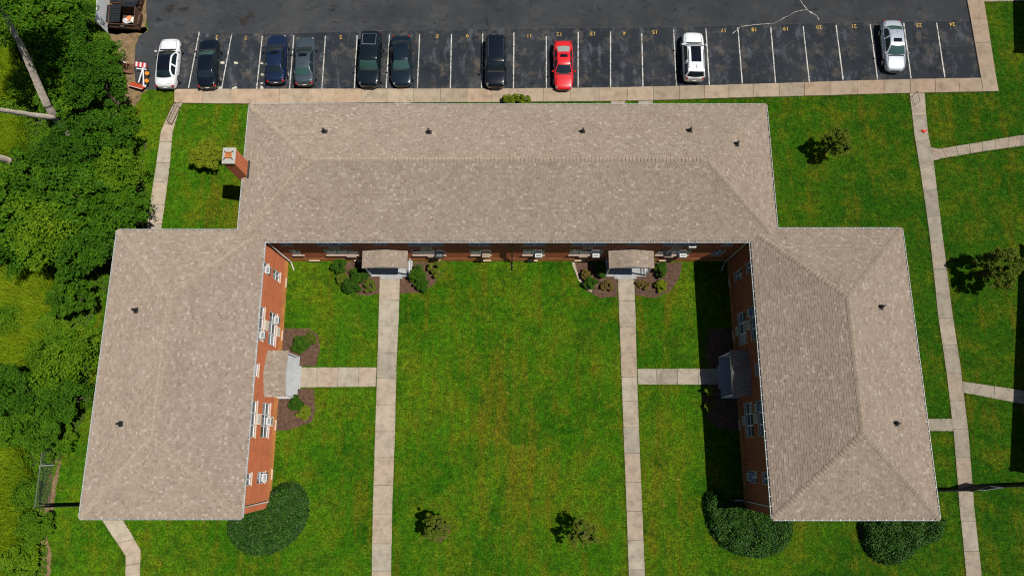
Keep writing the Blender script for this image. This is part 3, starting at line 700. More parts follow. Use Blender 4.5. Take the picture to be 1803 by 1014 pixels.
for a, b, o in (((LB[0], LB[2]), (LB[1], LB[2]), (0, -1)), ((LB[1], LB[2]), (LB[1], NB[2]), (1, 0)), ((LB[0], LB[2]), (LB[0], LB[3]), (-1, 0)), ((LB[0], LB[3]), (NB[0], LB[3]), (0, 1)),
                ((RB[0], RB[2]), (RB[1], RB[2]), (0, -1)), ((RB[0], RB[2]), (RB[0], NB[2]), (-1, 0)), ((RB[1], RB[2]), (RB[1], RB[3]), (1, 0)), ((NB[1], RB[3]), (RB[1], RB[3]), (0, 1)),
                ((LB[1], NB[2]), (RB[0], NB[2]), (0, -1)), ((NB[0], LB[3]), (NB[0], NB[3]), (-1, 0)), ((NB[1], RB[3]), (NB[1], NB[3]), (1, 0)), ((NB[0], NB[3]), (NB[1], NB[3]), (0, 1))):
    gutter(a, b, o)
# downspouts
def downspout(x, y, ox, oy, dark=False):
    mb = MB(); mb.tube([(x + ox * .02, y + oy * .02, EZ - .13), (x - ox * .02, y - oy * .02, EZ - .4), (x - ox * .02, y - oy * .02, .25), (x + ox * .25, y + oy * .25, .12), (x + ox * .7, y + oy * .7, .08)], .05, 8)
    return mb.build('downspout', M['downspout'] if not dark else M['black_metal'], bld, smooth=True)
downspout(WL + .12, -4.14, 1, 0); downspout(WR - .12, -4.12, -1, 0); downspout(WL + .3, WN - .16, .4, -1); downspout(WR - .3, WN - .16, -.4, -1); downspout(0.0, WN - .15, 0, -1, True)
# plumbing vents on the roofs
def roof_z(rect, x, y, ez): return ez + RS * min(x - rect[0], rect[1] - x, y - rect[2], rect[3] - y)
def vent(roof, rect, px, py):
    h = 7.2
    for _ in range(8): p = G(px, py, h); h = roof_z(rect, p.x, p.y, EZ) + .15
    p = G(px, py, h); z = roof_z(rect, p.x, p.y, EZ)
    mb = MB(); mb.tube([(p.x, p.y, z - .1), (p.x, p.y, z + .55)], .085, 10); mb.tube([(p.x, p.y, z - .05), (p.x, p.y, z + .12)], [.22, .10], 10)
    v = mb.build('vent_pipe', M['vent_pipe'], roof, smooth=False)
    mb = MB(); mb.box(-.2, .2, -.2, .2, 0, .02); fl = mb.build('flashing', M['lead'], v)
    n = Vector((0, 0, 1))
    d = min((x_ := p.x - rect[0], (-RS, 0)), (rect[1] - p.x, (RS, 0)), (p.y - rect[2], (0, -RS)), (rect[3] - p.y, (0, RS)))[1]
    nrm = Vector((d[0], d[1], 1)).normalized()
    fl.rotation_euler = nrm.to_track_quat('Z', 'Y').to_euler(); fl.location = (p.x, p.y, z + .012)
for x, y in ((571, 231), (755, 232), (1026, 231), (1215, 229), (1298, 253)): vent(roof_n, NB, x, y)
for x, y in ((238, 546), (211, 746)): vent(roof_l, LB, x, y)
for x, y in ((1553, 540), (1580, 745)): vent(roof_r, RB, x, y)
# chimney at the west end of the rear wing
ct = 9.0
c0, c1, c2 = G(390, 288, ct), G(412.5, 288, ct), G(415, 260, ct)
cx0, cx1, cy0, cy1 = c0.x, c1.x, c0.y, c2.y
ch = MB().box(cx0 + .04, cx1 - .04, cy0 + .04, cy1 - .04, 0, ct - .12).build('chimney', M['brick'], bld, uv=True)
MB().box(cx0, cx1, cy0, cy1, ct - .12, ct).build('chimney_cap', M['mortar_cap'], ch, bevel=.02)
mx, my = (cx0 + cx1) / 2, (cy0 + cy1) / 2
fl = MB()
for a in ((-.22, .22, -.22, -.17), (-.22, .22, .17, .22), (-.22, -.17, -.17, .17), (.17, .22, -.17, .17)): fl.box(mx + a[0], mx + a[1], my + a[2], my + a[3], ct - .02, ct + .14)
fl.box(mx - .17, mx + .17, my - .17, my + .17, ct - .03, ct + .04)
fl.build('flue', M['flue'], ch, fix=True)
sp = MB()
for a in (45, 135, 225, 315):
    dx, dy = math.cos(R(a)) * .48, math.sin(R(a)) * .48; sp.tube([(mx + dx, my + dy, ct + .02), (mx + dx * .6, my + dy * .6, ct + .12)], .03, 6)
sp.build('flue_strap', M['lead'], ch)
fz = EZ + RS * max(0, cx1 - NB[0]) + .05
MB().box(cx1 - .04, cx1 + .06, cy0 - .08, cy1 + .08, fz - .3, fz + .14).build('flashing', M['lead'], ch)
# ---- entrance porches
def porch(axis, const, sgn, uc, width=3.50, depth=1.46):
    P = wmap(axis, const, sgn); h = width / 2; ze, zr = 3.16, 3.62
    fl_ = MB(); wbox(fl_, P, uc - h + .06, uc + h - .06, .055, depth - .10, -.05, .15); pc = fl_.build('porch', M['porch_concrete'], bld, bevel=.015)
    st = MB(); wbox(st, P, uc - .9, uc + .9, depth - .1, depth + .08, -.05, .075); st.build('step', M['porch_concrete'], pc, bevel=.01)
    for s_ in (-1, 1):
        q = MB(); u = uc + s_ * (h - .14); wbox(q, P, u - .055, u + .055, depth - .24, depth - .13, .15, ze - .08); q.build('post', M['white'], pc, bevel=.008)
    # fascia and gable
    q = MB()
    wbox(q, P, uc - h + .02, uc - h + .06, .02, depth - .06, ze - .16, ze - .012); wbox(q, P, uc + h - .06, uc + h - .02, .02, depth - .06, ze - .16, ze - .012)
    q.build('fascia', M['white'], pc, fix=True)
    q = MB(); dd = depth - .055
    vs = []
    for d_ in (dd - .04, dd): vs += [P(uc - h + .03, d_, ze - .16), P(uc + h - .03, d_, ze - .16), P(uc + h - .03, d_, ze - .02), P(uc, d_, zr - .02), P(uc - h + .03, d_, ze - .02)]
    q.add(vs, [(0, 1, 2, 3, 4), (9, 8, 7, 6, 5)] + [(i, i + 5, (i + 1) % 5 + 5, (i + 1) % 5) for i in range(5)])
    q.build('gable', M['white'], pc, fix=True)
    q = MB(); wbox(q, P, uc - h + .06, uc + h - .06, .02, depth - .1, ze - .1, ze - .06); q.build('soffit', M['white'], pc, fix=True)
    q = MB()
    e0, e1, r0, r1 = [Vector(P(*a)) for a in ((uc - h, 0, ze), (uc - h, depth, ze), (uc, 0, zr), (uc, depth, zr))]
    f0, f1 = Vector(P(uc + h, 0, ze)), Vector(P(uc + h, depth, ze))
    q.add([e0, e1, r1, r0], [(0, 1, 2, 3)]); q.add([f0, f1, r1, r0], [(0, 1, 2, 3)])
    lo = Vector((0, 0, -.03)); q.add([e0 + lo, e1 + lo, r1 + lo, r0 + lo], [(0, 1, 2, 3)]); q.add([f0 + lo, f1 + lo, r1 + lo, r0 + lo], [(0, 1, 2, 3)])
    q.add([e1, r1, f1, f1 + lo, r1 + lo, e1 + lo], [(0, 1, 4, 5), (1, 2, 3, 4)]); q.add([e0, e1, e1 + lo, e0 + lo], [(0, 1, 2, 3)]); q.add([f0, f1, f1 + lo, f0 + lo], [(0, 1, 2, 3)])
    q.build('porch_roof', M['roof_deck'], pc)
    tabs = []
    for a0, a1 in ((e0, e1), (f0, f1)):
        e = (a1 - a0).normalized(); upv = (r0 - a0); V = upv.length; upv.normalize(); nrm = e.cross(upv)
        if nrm.z < 0: nrm = -nrm
        course(lambda u, v, hh, O=a0, e=e, up=upv, nn=nrm: tuple(O + e * u + up * v + nn * (hh + .008)), lambda v: 0.0, lambda v, L=depth: L, V, tabs)
    tag(link('shingles', shingle_mesh(tabs, M['shingle']), pc), kind='stuff')
    rc = MB(); d = (r1 - r0).normalized(); side = d.cross(Vector((0, 0, 1))); n = int(depth / .2); fold = (zr - ze) / h
    for i in range(n):
        a = r0 + d * (i * .2); b = a + d * .2; w = .14
        up1 = Vector((0, 0, .036)); up2 = Vector((0, 0, .016))
        rc.add([a - side * w - Vector((0, 0, w * fold)) + up2, a + up2, a + side * w - Vector((0, 0, w * fold)) + up2, b - side * w - Vector((0, 0, w * fold)) + up1, b + up1, b + side * w - Vector((0, 0, w * fold)) + up1], [(0, 1, 4, 3), (1, 2, 5, 4)])
    tag(rc.build('ridge_caps', M['cap'], pc), kind='stuff')
    q = MB(); wbox(q, P, uc - h - .02, uc + h + .02, .002, .03, ze - .05, ze + .06)
    q.build('wall_flashing', M['lead'], pc, fix=True)
    rl = MB()
    for s_ in (-1, 1):
        u = uc + s_ * (h - .14); wbox(rl, P, u - .025, u + .025, .06, depth - .24, .95, 1.0); wbox(rl, P, u - .025, u + .025, .06, depth - .24, .32, .36)
        for k in range(7): dd = .15 + k * .15; wbox(rl, P, u - .012, u + .012, dd, dd + .025, .36, .95)
    rl.build('railing', M['white'], pc, fix=True)
porch('y', WN, -1, -9.86); porch('y', WN, -1, 9.26); porch('x', WL, 1, 5.20, 3.45, 1.62); porch('x', WR, -1, 5.22, 3.45, 1.38)

# ------------------------------------------------------------------ neighbouring buildings just east of the frame (their shade falls on the lawn)
def neighbour(x0, y0, x1, y1, label):
    b = empty('neighbour_building', (0, 0, 0), 0, label, 'building')
    for axis, const, sgn, u0, u1 in (('x', x0 + OV, -1, y0 + OV, y1 - OV), ('x', x1 - OV, 1, y0 + OV, y1 - OV), ('y', y0 + OV, -1, x0 + OV, x1 - OV), ('y', y1 - OV, 1, x0 + OV, x1 - OV)):
        n = max(1, int((u1 - u0) / 4)); wins = [(u0 + (k + .5) * (u1 - u0) / n - .8, u0 + (k + .5) * (u1 - u0) / n + .8, z, z + 1.45, 2, (0,)) for k in range(n) for z in (1.7, 4.45)]
        wall(axis, const, sgn, u0, u1, 0, EZ + .02, [w[:4] for w in wins], b)
        for w in wins: window(axis, const, sgn, *w[:5], b, w[5])
    hip_roof((x0, x1, y0, y1), EZ, b, False, 'y' if y1 - y0 > x1 - x0 else 'x')
    return b
na = neighbour(0, 0, 11, 18.4, 'brick building right of the frame casting shade by the small tree')
na.location = (40.85, -2.36, 0); na.rotation_euler = (0, 0, R(-11.6))
nb = neighbour(0, 0, 11, 24, 'brick building beyond the top right corner shading the lawn')
nb.location = (46.9, 33.3, 0); nb.rotation_euler = (0, 0, R(-8.0))

# ------------------------------------------------------------------ vegetation
def leaves_np(c, nrm, size, aspect, r, droop=0.0):
    n = len(c); nrm = nrm / (np.linalg.norm(nrm, axis=1, keepdims=True) + 1e-9)
    t = r.normal(size=(n, 3)); t -= nrm * (t * nrm).sum(1, keepdims=True); t /= (np.linalg.norm(t, axis=1, keepdims=True) + 1e-9)
    b = np.cross(nrm, t); s = size[:, None]
    v = np.empty((n, 4, 3)); v[:, 0] = c - t * s * .5; v[:, 1] = c + b * s * aspect * .5 + nrm * s * .1; v[:, 2] = c + t * s * .5 - nrm * s * droop; v[:, 3] = c - b * s * aspect * .5 + nrm * s * .1
    return v.reshape(-1, 3), np.arange(n * 4).reshape(n, 4)
def unit(r, n):
    d = r.normal(size=(n, 3)); return d / np.linalg.norm(d, axis=1, keepdims=True)
def crown_mesh(name, rx, ry, rz, nclump, per, leaf, mat, seed, rc=0.30, aspect=.62, inner=.45, low=-.35, up=.7, zc=0.0):
    r = np.random.default_rng(seed); d = unit(r, nclump * 3); d = d[d[:, 2] > low][:nclump]; k = len(d)
    rad = r.uniform(inner, 1.0, k) ** .7
    lump = 1 + .18 * np.sin(3 * np.arctan2(d[:, 1], d[:, 0]) + seed) + .14 * np.sin(5 * np.arctan2(d[:, 1], d[:, 0]) + 2 * seed)
    cc = d * (rad * lump)[:, None] * np.array([rx, ry, rz]) * (1 - rc * .45)
    cr = rc * (rx + ry + rz) / 3 * r.uniform(.65, 1.25, k)
    idx = np.repeat(np.arange(k), per); m = len(idx)
    q = unit(r, m); q[:, 2] = np.abs(q[:, 2]) * .9 - .15 * r.random(m)
    pos = cc[idx] + q * (cr[idx] * r.uniform(.35, 1.0, m) ** .6)[:, None]; pos[:, 2] += zc
    nr = q * .9 + np.array([0, 0, up]) + r.normal(size=(m, 3)) * .45
    v, f = leaves_np(pos, nr, leaf * r.uniform(.7, 1.35, m), aspect, r, .12)
    ct = r.uniform(.1, .9, k)
    return np_mesh(name, v, f, mat, np.clip(ct[idx] * .40 + r.random(m) * .60, 0, 1))
def trunk_mesh(name, h, r0, seed, limbs=5, spread=1.5, top=None, mat='twig'):
    r = random.Random(seed); mb = MB(); top = top or h * 1.6
    pts = [(0, 0, -.05), (r.uniform(-.05, .05), r.uniform(-.05, .05), h * .5), (r.uniform(-.1, .1), r.uniform(-.1, .1), h), (r.uniform(-.3, .3), r.uniform(-.3, .3), top)]
    mb.tube(pts, [r0 * 1.25, r0, r0 * .8, r0 * .2], 8)
    for k in range(limbs):
        a = 2 * math.pi * (k + r.random() * .6) / limbs; z0 = h * r.uniform(.6, 1.0); s = spread * r.uniform(.6, 1.0)
        mb.tube([(0, 0, z0), (math.cos(a) * s * .4, math.sin(a) * s * .4, z0 + (top - h) * .35), (math.cos(a) * s, math.sin(a) * s, z0 + (top - h) * r.uniform(.6, 1.0))], [r0 * .5, r0 * .35, r0 * .1], 6)
    me = bpy.data.meshes.new(name); me.from_pydata(mb.v, [], mb.f); me.materials.append(M[mat]); me.polygons.foreach_set('use_smooth', [True] * len(me.polygons))
    return me
# forest tree prototypes
F_CROWN = [crown_mesh('crown', 2.6, 2.6, 1.9, n_, pr_, lf_, M[mt_], 100 + k, rc=rc_, inner=.35, low=-.2, zc=3.6) for k, (n_, pr_, lf_, mt_, rc_) in enumerate(((105, 62, .22, 'leaf_forest', .21), (85, 80, .20, 'leaf_forest', .25), (110, 55, .24, 'leaf_wood2', .20), (70, 95, .19, 'leaf_under', .27)))]
F_TRUNK = [trunk_mesh('trunk', 2.4, .14, 200 + k, 6, 1.6, 4.4) for k in range(2)]
def tree_inst(name, label, cat, x, y, crown, trunk, s, rz, group=None, sz=None):
    t = empty(name, (x, y, 0), rz, label, cat, group); t.scale = (s, s, sz or s)
    link('trunk', trunk, t); link('crown', crown, t); return t
fg = 'trees of the wood on the left'
FT = [  # px, py (crown centre at about 4 m), scale, label
 (186, 104, .70, 'leafy green tree at the wood edge just below the dumpster'),
 (128, 48, .84, 'leafy green tree in front of the pale vinyl fence at top left'),
 (92, 38, 1.1, 'dark leafy tree at the top of the big bare trunk'),
 (34, 18, 1.15, 'dark leafy tree in the top left corner'),
 (120, 104, .92, 'leafy green tree right of the leaning trunk near the white fence rail'),
 (172, 150, .95, 'leafy green tree at the wood edge beside the orange and white barricades'),
 (110, 168, .85, 'leafy tree between the forked trunk and the barricades'),
 (60, 150, .7, 'small leafy tree left of the leaning trunk, partly behind it'),
 (196, 232, .92, 'leafy green tree reaching toward the footpath below the handrail'),
 (128, 268, 1.0, 'leafy green tree just below the foot of the forked trunk'),
 (72, 318, 1.05, 'leafy green tree right of the lowest grey trunk'),
 (206, 312, .95, 'leafy green tree overhanging the lawn strip level with the chimney'),
 (148, 348, 1.1, 'broad leafy tree in the middle of the wood level with the chimney shadow'),
 (214, 374, .92, 'leafy green tree touching the footpath above the corner of the roof'),
 (24, 372, 1.1, 'leafy tree at the left edge of the frame level with the roof corner'),
 (88, 412, 1.15, 'broad leafy tree left of the upper left roof corner'),
 (152, 446, 1.0, 'leafy green tree beside the upper left roof corner'),
 (22, 436, .85, 'leafy tree at the left frame edge just above the yellow weeds'),
 (128, 520, .72, 'lower leafy tree beside the roof between the two yellow weed patches'),
 (110, 640, .95, 'leafy green tree pressing against the middle of the left roof edge'),
 (30, 690, .9, 'leafy tree at the left frame edge level with the side porch'),
 (118, 700, .82, 'leafy green tree nearest the roof vent at lower left'),
 (64, 752, .8, 'leafy tree above the chain link fence end'),
]
for i, (px, py, s, lab) in enumerate(FT):
    p = G(px, py, 3.4 * s); tree_inst('leafy_tree', lab, 'tree', p.x, p.y, F_CROWN[i % 4], F_TRUNK[i % 2], s, random.uniform(0, 6.28), fg)
F_BUSH = [crown_mesh('crown', 1.5, 1.5, 1.0, 40, 110, .20, M['leaf_under'], 140 + k, rc=.34, zc=.8) for k in range(2)]
BT = trunk_mesh('trunk', .5, .05, 222, 6, .9, 1.3)
for i, (px, py, s, lab) in enumerate(((98, 772, 1.0, 'bushy green shrub growing through the chain link fence'), (44, 868, .8, 'bright green shrub left of the corner post of the fence'), (62, 930, .85, 'green shrub just below the corner post of the fence'),
     (38, 990, .95, 'green shrub in the bottom left corner'), (100, 570, .9, 'bright green shrub beside the left roof between weeds'), (12, 560, .9, 'round dark shrub at the left edge within the yellow weeds'), (225, 205, .62, 'small green shrub at the wood edge below the barricades'), (150, 600, .8, 'green shrub at the bare soil beside the left roof'))):
    p = G(px, py, .8 * s); tree_inst('shrub', lab, 'shrub', p.x, p.y, F_BUSH[i % 2], BT, s, i * 1.3, 'shrubs at the edge of the wood')
# big bare forked tree
def limb(name, pts, radii, parent):
    mb = MB(); mb.tube([Vector(p) for p in pts], radii, 10); return mb.build(name, M['bark'], parent, smooth=True)
b0 = G(119, 243); bt = empty('forked_tree', b0, 0, 'tall leaning grey tree with forked bare trunk rising out of the wood', 'tree')
rel = lambda x, y, h: G(x, y, h) - b0
def smooth_path(pts, radii, k=6, amp=.012, seed=0):
    r = random.Random(seed); P = []; Q = []
    for i in range(len(pts) - 1):
        a = pts[max(i-1, 0)]; b = pts[i]; c = pts[i+1]; d = pts[min(i+2, len(pts)-1)]
        for j in range(k):
            t = j / k
            P.append(.5 * ((2*b) + (c-a)*t + (2*a - 5*b + 4*c - d)*t*t + (3*b - a - 3*c + d)*t*t*t) + Vector((r.uniform(-amp, amp), r.uniform(-amp, amp), 0))); Q.append(radii[i] * (1-t) + radii[i+1] * t)
    P.append(pts[-1]); Q.append(radii[-1]); return P, Q
P_, Q_ = smooth_path([Vector((0, 0, -.1)), rel(104, 216, 2.2), rel(86, 190, 4.6), rel(64, 142, 7.2), rel(42, 92, 9.8), rel(20, 48, 12.2), rel(-10, -10, 15.0)], [.34, .30, .30, .26, .23, .2, .12], seed=1)
limb('trunk', P_, Q_, bt)
P_, Q_ = smooth_path([rel(98, 206, 3.2), rel(82, 206, 4.4), rel(40, 200, 6.8), rel(0, 194, 9.2), rel(-60, 185, 12)], [.22, .22, .18, .16, .1], seed=2); limb('limb', P_, Q_, bt)
ctop = link('crown', crown_mesh('crown', 3.2, 3.2, 2.2, 70, 120, .22, M['leaf_forest'], 181, zc=0), bt); ctop.location = rel(-22, -22, 15.2)
b1 = G(60, 300); bt2 = empty('leaning_tree', b1, 0, 'grey leaning trunk at the left frame edge below the forked tree', 'tree')
P_, Q_ = smooth_path([Vector((0, 0, -.1)), G(36, 289, 2.4) - b1, G(0, 278, 5.2) - b1, G(-60, 258, 8.5) - b1, G(-110, 240, 11.5) - b1], [.3, .27, .25, .2, .1], seed=3); limb('trunk', P_, Q_, bt2)
cb = link('crown', F_CROWN[1], bt2); cb.location = G(-130, 235, 9) - b1
# undergrowth carpet and weeds
def in_poly(P, poly):
    x, y = P[:, 0], P[:, 1]; ins = np.zeros(len(P), bool); n = len(poly); j = n - 1
    for i in range(n):
        xi, yi = poly[i][0], poly[i][1]; xj, yj = poly[j][0], poly[j][1]
        cnd = ((yi > y) != (yj > y)) & (x < (xj - xi) * (y - yi) / (yj - yi + 1e-12) + xi); ins ^= cnd; j = i
    return ins
def scatter(poly, dens, r):
    A = np.array([(p[0], p[1]) for p in poly]); lo, hi = A.min(0), A.max(0); n = int(dens * (hi - lo).prod())
    P = lo + r.random((n, 2)) * (hi - lo); return P[in_poly(P, poly)]
def edge_dist(P, poly):
    d = np.full(len(P), 1e9); n = len(poly)
    for i in range(n):
        a = np.array(poly[i][:2]); b = np.array(poly[(i + 1) % n][:2]); ab = b - a; t = np.clip(((P - a) @ ab) / (ab @ ab + 1e-12), 0, 1)
        d = np.minimum(d, np.linalg.norm(P - (a + t[:, None] * ab), axis=1))
    return d
vis_forest = [v for v in forest_w]
vis_clip = [(max(p.x, -46), min(max(p.y, -12), 42)) for p in vis_forest]
r_ = np.random.default_rng(55); P = scatter(vis_clip, 150, r_)
lump = (np.sin(P[:, 0] * 1.9 + np.sin(P[:, 1] * 1.3)) + np.sin(P[:, 1] * 2.3 + np.sin(P[:, 0] * .9) * 1.5)) * .25 + .5
z = .08 + lump * r_.uniform(.2, 1.0, len(P)) * .8 * np.clip(edge_dist(P, vis_clip) / .8, .12, 1)
c3 = np.column_stack([P, z]); nr = r_.normal(size=(len(P), 3)) * .5 + np.array([0, 0, 1])
v, f = leaves_np(c3, nr, r_.uniform(.13, .28, len(P)), .6, r_)
tag(link('undergrowth', np_mesh('undergrowth', v, f, M['leaf_under'], np.clip(lump * .4 + r_.random(len(P)) * .5, 0, 1))), kind='stuff')
def blades(P, z0, hgt, wid, lean, r, mat, name, tint=None):
    n = len(P); a = r.uniform(0, 6.283, n); dx, dy = np.cos(a), np.sin(a); h = hgt * r.uniform(.6, 1.3, n); le = lean * r.uniform(.2, 1.2, n) * h; b = a + 1.57 + r.normal(0, .6, n)
    v = np.empty((n, 3, 3)); w = wid * r.uniform(.7, 1.3, n)
    v[:, 0] = np.column_stack([P[:, 0] - dx * w, P[:, 1] - dy * w, np.full(n, z0)]); v[:, 1] = np.column_stack([P[:, 0] + dx * w, P[:, 1] + dy * w, np.full(n, z0)])
    v[:, 2] = np.column_stack([P[:, 0] + np.cos(b) * le, P[:, 1] + np.sin(b) * le, z0 + h])
    return np_mesh(name, v.reshape(-1, 3), np.arange(n * 3).reshape(n, 3), mat, r.random(n) if tint is None else tint)
weed_px = [[(-30, 80), (30, 95), (45, 150), (30, 175), (-30, 165)], [(-40, 205), (44, 215), (52, 265), (30, 278), (-40, 262)], [(-40, 476), (95, 488), (108, 535), (96, 590), (60, 640), (30, 660), (-40, 660)], [(-40, 770), (40, 785), (66, 850), (50, 910), (30, 1040), (-40, 1060)]]
for k, poly in enumerate(weed_px):
    r_ = np.random.default_rng(70 + k); P = scatter(GP(poly), 420, r_)
    tag(link('tall_weeds', blades(P, 0.0, 1.05, .04, .75, r_, M['weed'], 'tall_weeds')), kind='stuff')

# courtyard and lawn trees
def lone_tree(px, py, hc, name, label, cat, rx, rz, n, per, leaf, mat, seed, th, tr, group=None, **kw):
    p = G(px, py, hc); t = empty(name, (p.x, p.y, 0), 0, label, cat, group)
    link('trunk', trunk_mesh('trunk', th, tr, seed, 7, rx * .85, hc + rz * .6), t)
    link('crown', crown_mesh('crown', rx, rx, rz, n, per, leaf, M[mat], seed, zc=hc, **kw), t); return t
lone_tree(1476, 248, 2.3, 'lawn_tree', 'small olive leaved tree on the lawn between rear wing and east walk', 'tree', 1.22, 1.1, 110, 48, .13, 'leaf_olive', 301, 1.4, .06, rc=.17, low=-.7)
lone_tree(1766, 470, 2.6, 'lawn_tree', 'olive leaved tree right of the east walk near the right frame edge', 'tree', 1.75, 1.4, 150, 52, .15, 'leaf_olive', 302, 1.6, .08, rc=.16, low=-.7)
lone_tree(768, 928, 2.1, 'sapling', 'small sapling in a mulch ring on the lawn, left of the pair', 'tree', 1.05, .95, 95, 42, .13, 'leaf_olive', 303, 1.0, .045, 'courtyard saplings', rc=.16, low=-.7)
lone_tree(1026, 938, 2.3, 'sapling', 'sparse sapling on the lawn beside the right courtyard walk, right of the pair', 'tree', 1.12, 1.0, 85, 40, .13, 'leaf_olive', 304, 1.1, .045, 'courtyard saplings', rc=.16, low=-.7)
lone_tree(364, 272, 1.4, 'ornamental_tree', 'spreading yellow green ornamental tree beside the chimney', 'tree', 1.5, .7, 90, 80, .15, 'leaf_yellow', 305, .7, .07, rc=.22, inner=.25, low=-.1)
# shrubs in the beds
def shrub(px, py, rx, ry, h, mat, label, seed, n=30, per=110, leaf=.085, group='shrubs in the entrance beds', rot=0.0, rc=.30, core=True):
    p = G(px, py, h * .5); t = empty('shrub', (p.x, p.y, 0.03), rot, label, 'shrub', group)
    link('stem', trunk_mesh('stem', h * .35, .025, seed, 5, rx * .6, h * .8), t)
    link('foliage', crown_mesh('foliage', rx, ry, h * .52, n, per, leaf, M[mat], seed, rc=rc, low=-.6, zc=h * .5, inner=.6), t)
    return t
shrub(599, 468, .58, .62, 1.1, 'leaf_shrub', 'loose leafy shrub by the wall, uppermost left of the left rear porch', 401, rc=.34, leaf=.13)
shrub(604, 490, .60, .45, .8, 'leaf_olive', 'low loose shrub left of the two clipped shrubs at the left rear porch', 402, leaf=.12)
shrub(632, 485, .78, .62, 1.25, 'leaf_shrub', 'round clipped dark shrub closest to the left rear porch on its left', 403, 44, 150, .08)
shrub(616, 505, .76, .58, 1.05, 'leaf_shrub', 'round clipped dark shrub at the lawn edge left of the left rear porch', 404, 44, 150, .08)
shrub(651, 504, .50, .50, .8, 'leaf_olive', 'yellowish ragged shrub left of the walk at the left rear porch', 405, leaf=.1)
shrub(735, 483, .72, .66, 1.3, 'leaf_shrub', 'big round clipped shrub right of the left rear porch', 406, 46, 150, .08)
shrub(744, 502, .62, .52, 1.0, 'leaf_shrub', 'smaller clipped shrub in front of the big round one right of the left rear porch', 407, 36, 140, .08)
shrub(768, 473, .62, .72, .95, 'leaf_olive', 'yellow green ragged shrub at the far right of the left rear bed', 408, leaf=.12, rc=.26)
shrub(1060, 474, .50, .62, 1.2, 'leaf_shrub', 'clipped green shrub against the left side of the right rear porch', 409, 36, 140, .085)
shrub(1040, 498, .60, .50, .95, 'leaf_shrub', 'dark shrub at the stone edging left of the right rear porch', 410, 36, 130, .085)
shrub(1032, 484, .40, .45, .8, 'leaf_brown', 'brownish ragged shrub behind the stone edging left of the right rear porch', 411, leaf=.09)
shrub(1070, 503, .58, .42, .6, 'leaf_brown', 'low brownish shrub beside the walk left of the right rear porch', 412, leaf=.09)
shrub(1163, 476, .46, .66, 1.25, 'leaf_shrub', 'clipped green shrub right of the right rear porch', 413, 36, 140, .085)
shrub(1164, 503, .48, .50, .75, 'leaf_yellow', 'yellow green shrub in front of the clipped one right of the right rear porch', 414, leaf=.1)
shrub(1133, 502, .52, .40, .5, 'leaf_brown', 'low brownish twiggy shrub just right of the right rear walk', 415, leaf=.08)
shrub(531, 607, .72, .66, 1.1, 'leaf_shrub', 'round clipped shrub above the left wing porch, nearer the wall', 416, 44, 150, .08)
shrub(545, 596, .56, .56, .95, 'leaf_olive', 'olive clipped shrub above the left wing porch, nearer the lawn', 417, 36, 140, .08)
shrub(521, 711, .58, .58, .85, 'leaf_shrub', 'green leafy shrub below the left wing porch', 418, leaf=.13, rc=.34)
shrub(536, 727, .58, .5, .7, 'leaf_yellow', 'yellowish ragged shrub at the corner of the bed below the left wing porch', 419, leaf=.1)
shrub(1248, 690, .42, .40, .9, 'leaf_yellow', 'small pale shrub at the edge of the shade below the right wing walk', 420, leaf=.1, rc=.25)
shrub(1250, 716, .40, .45, .8, 'leaf_olive', 'small shrub in the shade edge further below the right wing walk', 421, leaf=.1, rc=.25)
shrub(907, 177, 1.22, .50, 1.5, 'leaf_yellow', 'yellow green shrub behind the rear roof beside the kerb walk', 422, 40, 120, .11, rc=.26)
# hedge mounds
def mound(px_poly, hmax, label, seed, hsurv=0.5):
    poly = [tuple(p) for p in GP(px_poly, 0.0)]
    c = Vector((sum(p[0] for p in poly) / len(poly), sum(p[1] for p in poly) / len(poly)))
    sm = []
    for i in range(len(poly)):                      # chaikin
        a = Vector(poly[i]); b = Vector(poly[(i + 1) % len(poly)]); sm += [a.lerp(b, .25), a.lerp(b, .75)]
    poly = [(p.x - c.x, p.y - c.y) for p in sm]
    root = empty('hedge_mound', (c.x, c.y, 0), 0, label, 'hedge', 'clipped hedge mounds at the wing ends')
    r = np.random.default_rng(seed)
    def zf(P):
        d = edge_dist(P, poly); return hmax * (1 - np.exp(-d / .30)) * (1 + .10 * np.sin(P[:, 0] * 3.7 + seed + np.sin(P[:, 1] * 2.1)) + .10 * np.sin(P[:, 1] * 4.1 + np.sin(P[:, 0] * 2.6)))
    A = np.array(poly); lo, hi = A.min(0) - .1, A.max(0) + .1; st = .16; nx, ny = int((hi[0]-lo[0])/st) + 1, int((hi[1]-lo[1])/st) + 1
    gx, gy = np.meshgrid(lo[0] + np.arange(nx) * st, lo[1] + np.arange(ny) * st); P = np.column_stack([gx.ravel(), gy.ravel()])
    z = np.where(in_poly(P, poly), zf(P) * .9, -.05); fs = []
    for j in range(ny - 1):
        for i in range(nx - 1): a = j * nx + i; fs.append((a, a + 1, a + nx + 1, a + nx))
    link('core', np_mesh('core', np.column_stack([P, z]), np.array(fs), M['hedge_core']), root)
    P = scatter(poly, 620, r); z = zf(P) * r.uniform(.8, 1.14, len(P)); e = .05; Q = P + r.normal(0, .07, P.shape)
    gxn = (zf(P + np.array([e, 0])) - zf(P - np.array([e, 0]))) / (2*e); gyn = (zf(P + np.array([0, e])) - zf(P - np.array([0, e]))) / (2*e)
    nr = np.column_stack([-gxn * .6, -gyn * .6, np.ones(len(P))]) + r.normal(size=(len(P), 3)) * .75
    v, f = leaves_np(np.column_stack([Q, z]), nr, r.uniform(.14, .30, len(P)), .36, r)
    tag(link('foliage', np_mesh('foliage', v, f, M['leaf_hedge'], r.random(len(P))), root), kind='stuff')
